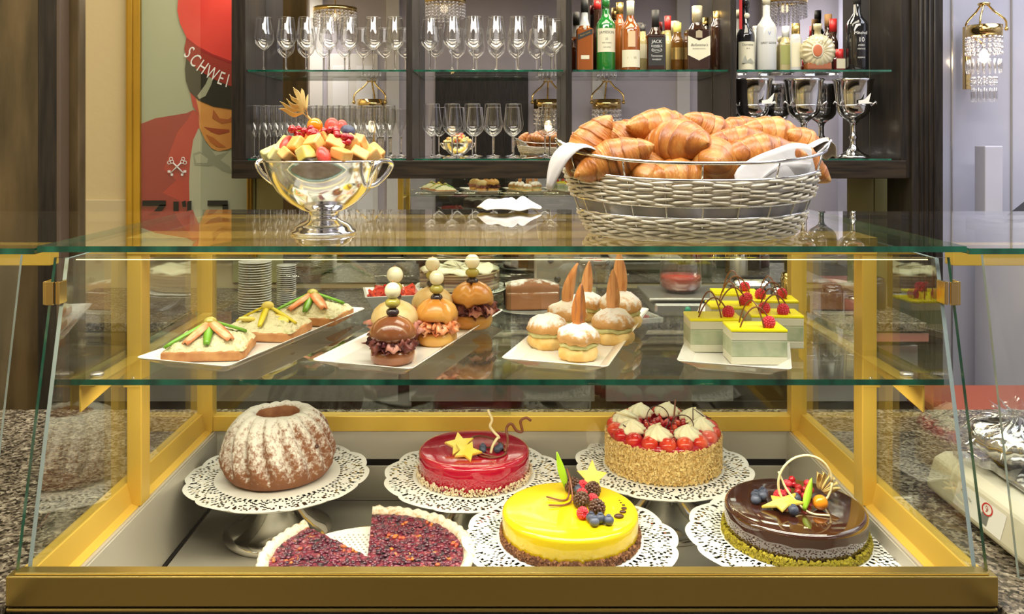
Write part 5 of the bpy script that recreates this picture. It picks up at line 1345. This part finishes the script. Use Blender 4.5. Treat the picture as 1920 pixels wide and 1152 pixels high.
def chandelier(loc, label):
    t = thing('crystal_chandelier', label, 'chandelier', loc, 0, 'crystal chandeliers reflected in the bar mirror')
    MB().tube([(0, 0, 0), (0, 0, 3.4-loc[2])], .006, 8).build('rod', M['brass'], t)
    MB().lathe([(.20, .0), (.21, 0), (.21, .04), (.20, .04)], 40).build('ring', M['brass'], t)
    MB().ball((0, 0, -.05), .04, 12, 8).build('bulb', M['dimglow'], t)
    for r_, z1, n in ((.2, -.14, 30), (.13, -.2, 20)):
        mb = MB()
        for k in range(n):
            a = 2*PI*k/n; z = -.01
            while z > z1: mb.ball((r_*math.cos(a), r_*math.sin(a), z), .014, 6, 5); z -= .03
        mb.build('crystal_beads', M['crystal'], t)
    return t
ch0 = chandelier((-1.62, -.9, 2.78), 'left crystal chandelier, seen in the mirror of the first bay')
for x_, lb in ((-.56, 'middle crystal chandelier, seen in the mirror of the second bay'), (2.75, 'right crystal chandelier, seen in the mirror of the fourth bay')):
    o = copy_tree(ch0); o.location = (x_, -.9, 2.86); o['label'] = lb

# ------------------------------------------------------------------ things on the back counter
CT = .9105
sa = None
def saucers(px, d, n, word, name, r_, step, zb=CT):
    global sa
    pr0 = None
    for i in range(n):
        if pr0 is None:
            pr0 = MB().lathe([(0, 0), (r_*.45, 0), (r_*.5, .002), (r_*.98, step*.9), (r_, step*1.1), (r_*.97, step*1.2), (r_*.5, .005), (0, .004)], 36).build(name, M['porcelain']); o = pr0
        else: o = pr0.copy(); COL.objects.link(o)
        o.location = (X(px, d), d, zb+i*step*1.12)
        tag(o, f'white saucer in the {word} stack, ' + ('lowest of the pile' if i == 0 else 'topmost of the pile' if i == n-1 else f'{ORD[i]} from below'), 'saucer', f'saucers in the {word} stack')
saucers(478, 3.12, 22, 'wide left', 'saucer', .06, .008)
saucers(537, 3.3, 20, 'narrow right', 'small_saucer', .038, .007, )
t = thing('loaf_cake', 'brown sugar dusted loaf cake on a white plate', 'loaf cake', (X(996, 3.2), 3.2, CT+.012), .1)
def lf_(u, v):
    a = PI*u; x_ = (v-.5)*.2; e = 1-.14*abs(2*v-1)**4
    return (x_, -.055*math.cos(a)*(.85+.15*math.sin(a))*e, (.062+.045*math.sin(a)**.7*(1-.3*abs(2*v-1)**2)) if 0 < u < 1 else .004)
MB().grid(lf_, 24, 22).build('loaf_crust', M['loaf'], t)
MB().box((0, 0, .032), (.196, .105, .064)).build('loaf_body', M['loaf'], t, bevel=.008)
o = MB().lathe([(0, 0), (.07, 0), (.12, .008), (.135, .014), (.118, .012), (0, .006)], 48).build('round_plate', M['porcelain'], loc=(X(996, 3.2), 3.2, CT)); tag(o, 'round white plate under the loaf cake', 'plate')
t = thing('chocolate_torte', 'cut chocolate torte with white cream top on a lace doily', 'torte', (X(862, 3.22), 3.22, CT+.09))
tc_ = mat('torte layers', (.45, .33, .18), .6, col2=(.12, .05, .03), scale=9, stretch=(.1, .1, 12), thr=(.45, .55))
vs = [(0, 0, z) for z in (0, .06)] + [(.15*math.cos(a), .15*math.sin(a), z) for a in [-1.9+5.2*i/40 for i in range(41)] for z in (0, .06)]
n = len(vs); mb = MB().add(vs, [(2*i, 2*i+2, 2*i+3, 2*i+1) for i in range(0, 41)] + [(n-2, 0, 1, n-1)] + [(0, 2*i, 2*i+2) for i in range(1, 41)] + [(1, 2*i+3, 2*i+1) for i in range(1, 41)]); mb.build('torte_body', tc_, t)
MB().lathe([(0, .06), (.14, .06), (.145, .066), (.12, .075), (0, .07)], 60, fn=lambda a, k, r, z: (r*(1+.04*math.sin(16*a)), z+.006*math.sin(9*a+r*80))).build('cream_top', M['cream'], t)
o = doily0.copy(); COL.objects.link(o); o.location = (X(862, 3.22), 3.22, CT+.086); tag(o, 'lace doily under the chocolate torte on the back counter', 'doily', 'round lace doilies under the cakes')
o = dup(stand0, (X(862, 3.22), 3.22, CT), 0, 'silver cake stand under the chocolate torte on the back counter'); o.scale = (1.08, 1.08, .68)
t = thing('square_bowl', 'square white bowl with red and green salad', 'bowl', (X(735, 3.05), 3.05, CT), .2)
mb = MB(); A = .045; B = .10; H_ = .10
for (a, b, z0, z1) in ((A, B, 0, H_),):
    mb.add([(-a, -a, z0), (a, -a, z0), (a, a, z0), (-a, a, z0), (-b, -b, z1), (b, -b, z1), (b, b, z1), (-b, b, z1), (-b+.008, -b+.008, z1), (b-.008, -b+.008, z1), (b-.008, b-.008, z1), (-b+.008, b-.008, z1), (-a, -a, .01), (a, -a, .01), (a, a, .01), (-a, a, .01)],
           [(0, 1, 2, 3)] + [(i, (i+1) % 4, 4+(i+1) % 4, 4+i) for i in range(4)] + [(4+i, 4+(i+1) % 4, 8+(i+1) % 4, 8+i) for i in range(4)] + [(8+i, 8+(i+1) % 4, 12+(i+1) % 4, 12+i) for i in range(4)] + [(12, 13, 14, 15)])
mb.build('bowl_body', M['porcelain'], t, bevel=.002)
o = scatter(120, lambda r: (X(735, 3.05)+r.uniform(-.07, .07), 3.05+r.uniform(-.07, .07), CT+.085+r.uniform(-.01, .022)), .026, 9, .3).build('salad', M['strawb']); tag(o, 'red salad leaves in the square white bowl', 'salad', None, 'stuff')
# coffee grinder / machine panel
t = thing('coffee_machine', 'grey coffee machine with round black buttons', 'coffee machine', (X(1045, 3.3), 3.3, CT), -.15)
MB().box((0, 0, .14), (.16, .22, .28)).build('machine_body', M['steel'], t, bevel=.012)
for z, x_ in ((.22, -.02), (.19, -.015), (.12, .01)): MB().lathe([(0, 0), (.012, 0), (.012, .006), (0, .006)], 18).build('button', M['blk'], t, loc=(x_, -.11, z), rot=(PI/2, 0, 0))
t = thing('glass_jug', 'clear glass jug half filled with pale contents', 'jug', (X(1095, 3.25), 3.25, CT))
MB().lathe([(0, .002), (.05, .002), (.055, .03), (.05, .12), (.035, .17), (.038, .2)], 28).build('jug_wall', M['flute'], t)
MB().lathe([(0, .005), (.045, .005), (.049, .03), (.047, .08), (0, .08)], 24).build('contents', goldb, t)
# scale with bowl of red jam
t = thing('kitchen_scale', 'grey steel kitchen scale with a green button', 'scale', (X(1290, 3.2), 3.2, CT))
MB().box((0, 0, .03), (.30, .26, .05)).build('scale_body', M['steel'], t, bevel=.012)
MB().box((0, 0, .066), (.34, .27, .012)).build('weighing_platform', M['steel'], t, bevel=.005)
MB().lathe([(0, 0), (.011, 0), (.011, .004), (0, .004)], 18).build('button', mat('green button', (.05, .35, .2), .4), t, loc=(-.03, -.131, .03), rot=(PI/2, 0, 0))
t = thing('glass_jam_bowl', 'ribbed glass bowl half full of red jam on the scale', 'bowl', (X(1276, 3.2), 3.2, CT+.0725))
MB().lathe([(0, .002), (.055, .002), (.075, .02), (.078, .06), (.072, .13)], 40, fn=lambda a, k, r, z: (r*(1+.015*math.cos(20*a)), z)).build('glass_wall', M['flute'], t)
MB().lathe([(0, .004), (.053, .004), (.073, .02), (.076, .05), (.075, .062), (0, .062)], 36).build('red_jam', mat('red jam', (.55, .05, .04), .2), t)
t = thing('small_tray', 'small white square dish with pink petals', 'dish', (X(1195, 3.02), 3.02, CT), .3)
MB().box((0, 0, .004), (.10, .10, .006)).build('dish_base', M['porcelain'], t); 
mb = MB()
for i in range(4):
    a = i*PI/2; mb.box((.062*math.cos(a), .062*math.sin(a), .013), (.012, .135, .018), rz=a)
mb.build('dish_rim', M['porcelain'], t, bevel=.003)
scatter(16, lambda r: (r.uniform(-.03, .03), r.uniform(-.03, .03), .012), .02, 4, .2).build('petals', M['raspb'], t)
# spare sandwiches plate at back left, mixer, jars
for i, (px, d, r_, h, m, lb, nm) in enumerate(((1430, 3.25, .03, .11, M['brass'], 'brass canister on the back counter beside the scale', 'canister'), (1458, 3.2, .026, .09, M['silver'], 'small silver sugar shaker on the back counter', 'sugar_shaker'),
        (1478, 3.3, .03, .13, M['brass'], 'taller brass shaker behind the silver one', 'shaker'), (1500, 3.15, .035, .08, M['blk'], 'black cup on the back counter right of the shakers', 'black_cup'), (1560, 3.2, .04, .1, dbrown, 'dark brown jar on the back counter behind the gold post', 'jar'),
        (1608, 3.12, .045, .07, mat('plum jar', (.2, .05, .06), .2), 'plum coloured jar on the back counter', 'jar'), (1640, 3.25, .04, .12, M['blk'], 'black canister at the right end of the back counter', 'canister'), (1385, 3.42, .035, .2, M['steel'], 'steel canister behind the scale', 'canister'))):
    t = thing(nm, lb, nm.replace('_', ' '), (X(px, d), d, CT))
    MB().lathe([(0, 0), (r_*.9, 0), (r_, .004), (r_, h*.8), (r_*.85, h*.86)], 28).build('container_body', m, t)
    MB().lathe([(r_*.86, h*.84), (r_*.88, h*.95), (r_*.5, h), (0, h*1.02)], 28).build('lid', M['chrome'] if i % 2 else m, t)
# mixer-like steel toaster at (1360-1440, 520)
t = thing('steel_toaster', 'rounded steel toaster on the back counter', 'toaster', (X(1405, 3.1), 3.1, CT))
MB().box((0, 0, .075), (.15, .1, .13)).build('toaster_body', M['chrome'], t, bevel=.03, seg=5)
MB().box((0, 0, .143), (.11, .03, .004)).build('slot', M['blk'], t)

# ------------------------------------------------------------------ right side: weighing scale with bag, passage things
t = thing('shop_scale', 'beige shop weighing scale with paper stickers on the granite counter', 'scale', (.93, 1.40, .911))
mb = MB(); P = [(-.135, 0), (-.155, .012), (-.14, .066), (-.12, .076), (.16, .076), (.16, 0)]
vs = [(x_, y, z) for y in (-.22, .165) for x_, z in P]; n = 6
mb.add(vs, [tuple(range(n)), tuple(range(n, 2*n))] + [(i, (i+1) % n, n+(i+1) % n, n+i) for i in range(n)])
mb.build('scale_body', M['beige'], t, bevel=.008, seg=3)
MB().box((.03, -.03, .083), (.25, .33, .008)).build('weighing_platform', M['chrome'], t, bevel=.004)
for s in (-1, 1): MB().lathe([(0, -.004), (.012, -.004), (.012, .004), (0, .004)], 14, (-.11, .12*s-.03, 0)).build('foot', M['blk'], t)
def sidebox(y0, y1, z0, z1, m, nm, off=.0006):
    xz = lambda z: -.155 + (.015)*(z-.012)/.054 - off
    MB().add([(xz(z0), y0, z0), (xz(z0), y1, z0), (xz(z1), y1, z1), (xz(z1), y0, z1)], [(0, 1, 2, 3)]).build(nm, m, t)
sidebox(-.07, .07, .02, .058, M['paper'], 'sticker')
sidebox(-.03, -.01, .024, .04, mat('grey print', (.2, .2, .19), .7), 'sticker_print', .001)
mb = MB()
vs = []
for i in range(24):
    a = 2*PI*i/24
    for r_ in (.012, .015): 
        z = .048+r_*.62*math.sin(a); vs.append((-.155+.015*(z-.012)/.054-.0014, -.022+r_*math.cos(a), z))
mb.add(vs, [(2*i, (2*i+2) % 48, (2*i+3) % 48, 2*i+1) for i in range(24)]); mb.build('red_ring', red_l, t)
o = text_mesh('9', .016, red_l, 'sticker_number', t, (-.1475, -.022, .048)); o.rotation_euler = (0, .27, -PI/2)
o = text_mesh('Waage Nr.', .008, dkprint, 'sticker_text', t, (-.149, .035, .046)); o.rotation_euler = (0, .27, -PI/2)
t = thing('crystal_dish_in_bag', 'round crystal patterned dish wrapped in clear film on the shop scale', 'wrapped dish', (.895, 1.475, .911+.088))
MB().lathe([(0, 0), (.05, 0), (.085, .03), (.09, .055), (.08, .07), (0, .075)], 48, fn=lambda a, k, r, z: (r*(1+.03*math.cos(16*a)), z+.003*math.cos(12*a)*(z > .01))).build('patterned_dish', M['silver'], t)
def film(a, k, r, z): return r*(1+.12*math.sin(5*a)+.05*math.sin(13*a+z*60)), z+.01*math.sin(7*a)*k
MB().lathe([(.0, .002), (.11, .002), (.115, .04), (.08, .085), (.02, .1), (.05, .12)], 60, fn=film).build('clear_film', M['flute'], t)
t.scale = (.85, .85, .8)
o = MB().box((0, 0, .03), (.95, .3, .06)).build('leather_bench_seat', M['terra'], loc=(1.62, 3.25, .60), bevel=.02, seg=4); tag(o, 'terracotta red padded ledge low in the passage on the right', 'bench')
b_ = MB().box((0, 0, .35), (.9, .28, .70)).build('low_cabinet', M['marble'], loc=(1.78, 2.62, 0), bevel=.004); tag(b_, 'pale stone low cabinet under the terracotta ledge', 'cabinet')
o = b_
bpy.data.objects['leather_bench_seat'].location = (1.78, 2.62, .7005)
o['label'] = 'pale stone low cabinet under the terracotta ledge'
t = thing('steel_side_table', 'steel topped side counter with papers at the right edge', 'counter', (2.41, 3.36, 0))
MB().box((0, 0, 1.20), (.9, .5, .05)).build('counter_top', M['steel'], t, bevel=.004)
MB().box((0, .0, .587), (.84, .46, 1.174)).build('cabinet_body', M['marble'], t)
o = MB().box((0, 0, .003), (.22, .16, .006)).build('paper_stack', M['paper'], loc=(2.13, 3.26, 1.2252), rot=(0, 0, .3)); tag(o, 'flat stack of white papers on the steel side counter', 'papers')
o = MB().prism([(-.09, 0), (.14, 0), (.14, .16), (.10, .15)], -.06, .06, M=Matrix(((1, 0, 0, 0), (0, 0, 1, 0), (0, 1, 0, 0), (0, 0, 0, 1)))).build('black_bag', M['blk'], loc=(2.13, 3.43, 1.2255), bevel=.006)
tag(o, 'black pointed bag on the steel counter at the right edge', 'bag')
o = MB().box((0, 0, .15), (.075, .08, .30)).build('stone_block', M['marble'], loc=(2.025, 3.55, 1.2255), bevel=.004)
tag(o, 'pale stone block standing on the steel counter below the lamp', 'stone block')
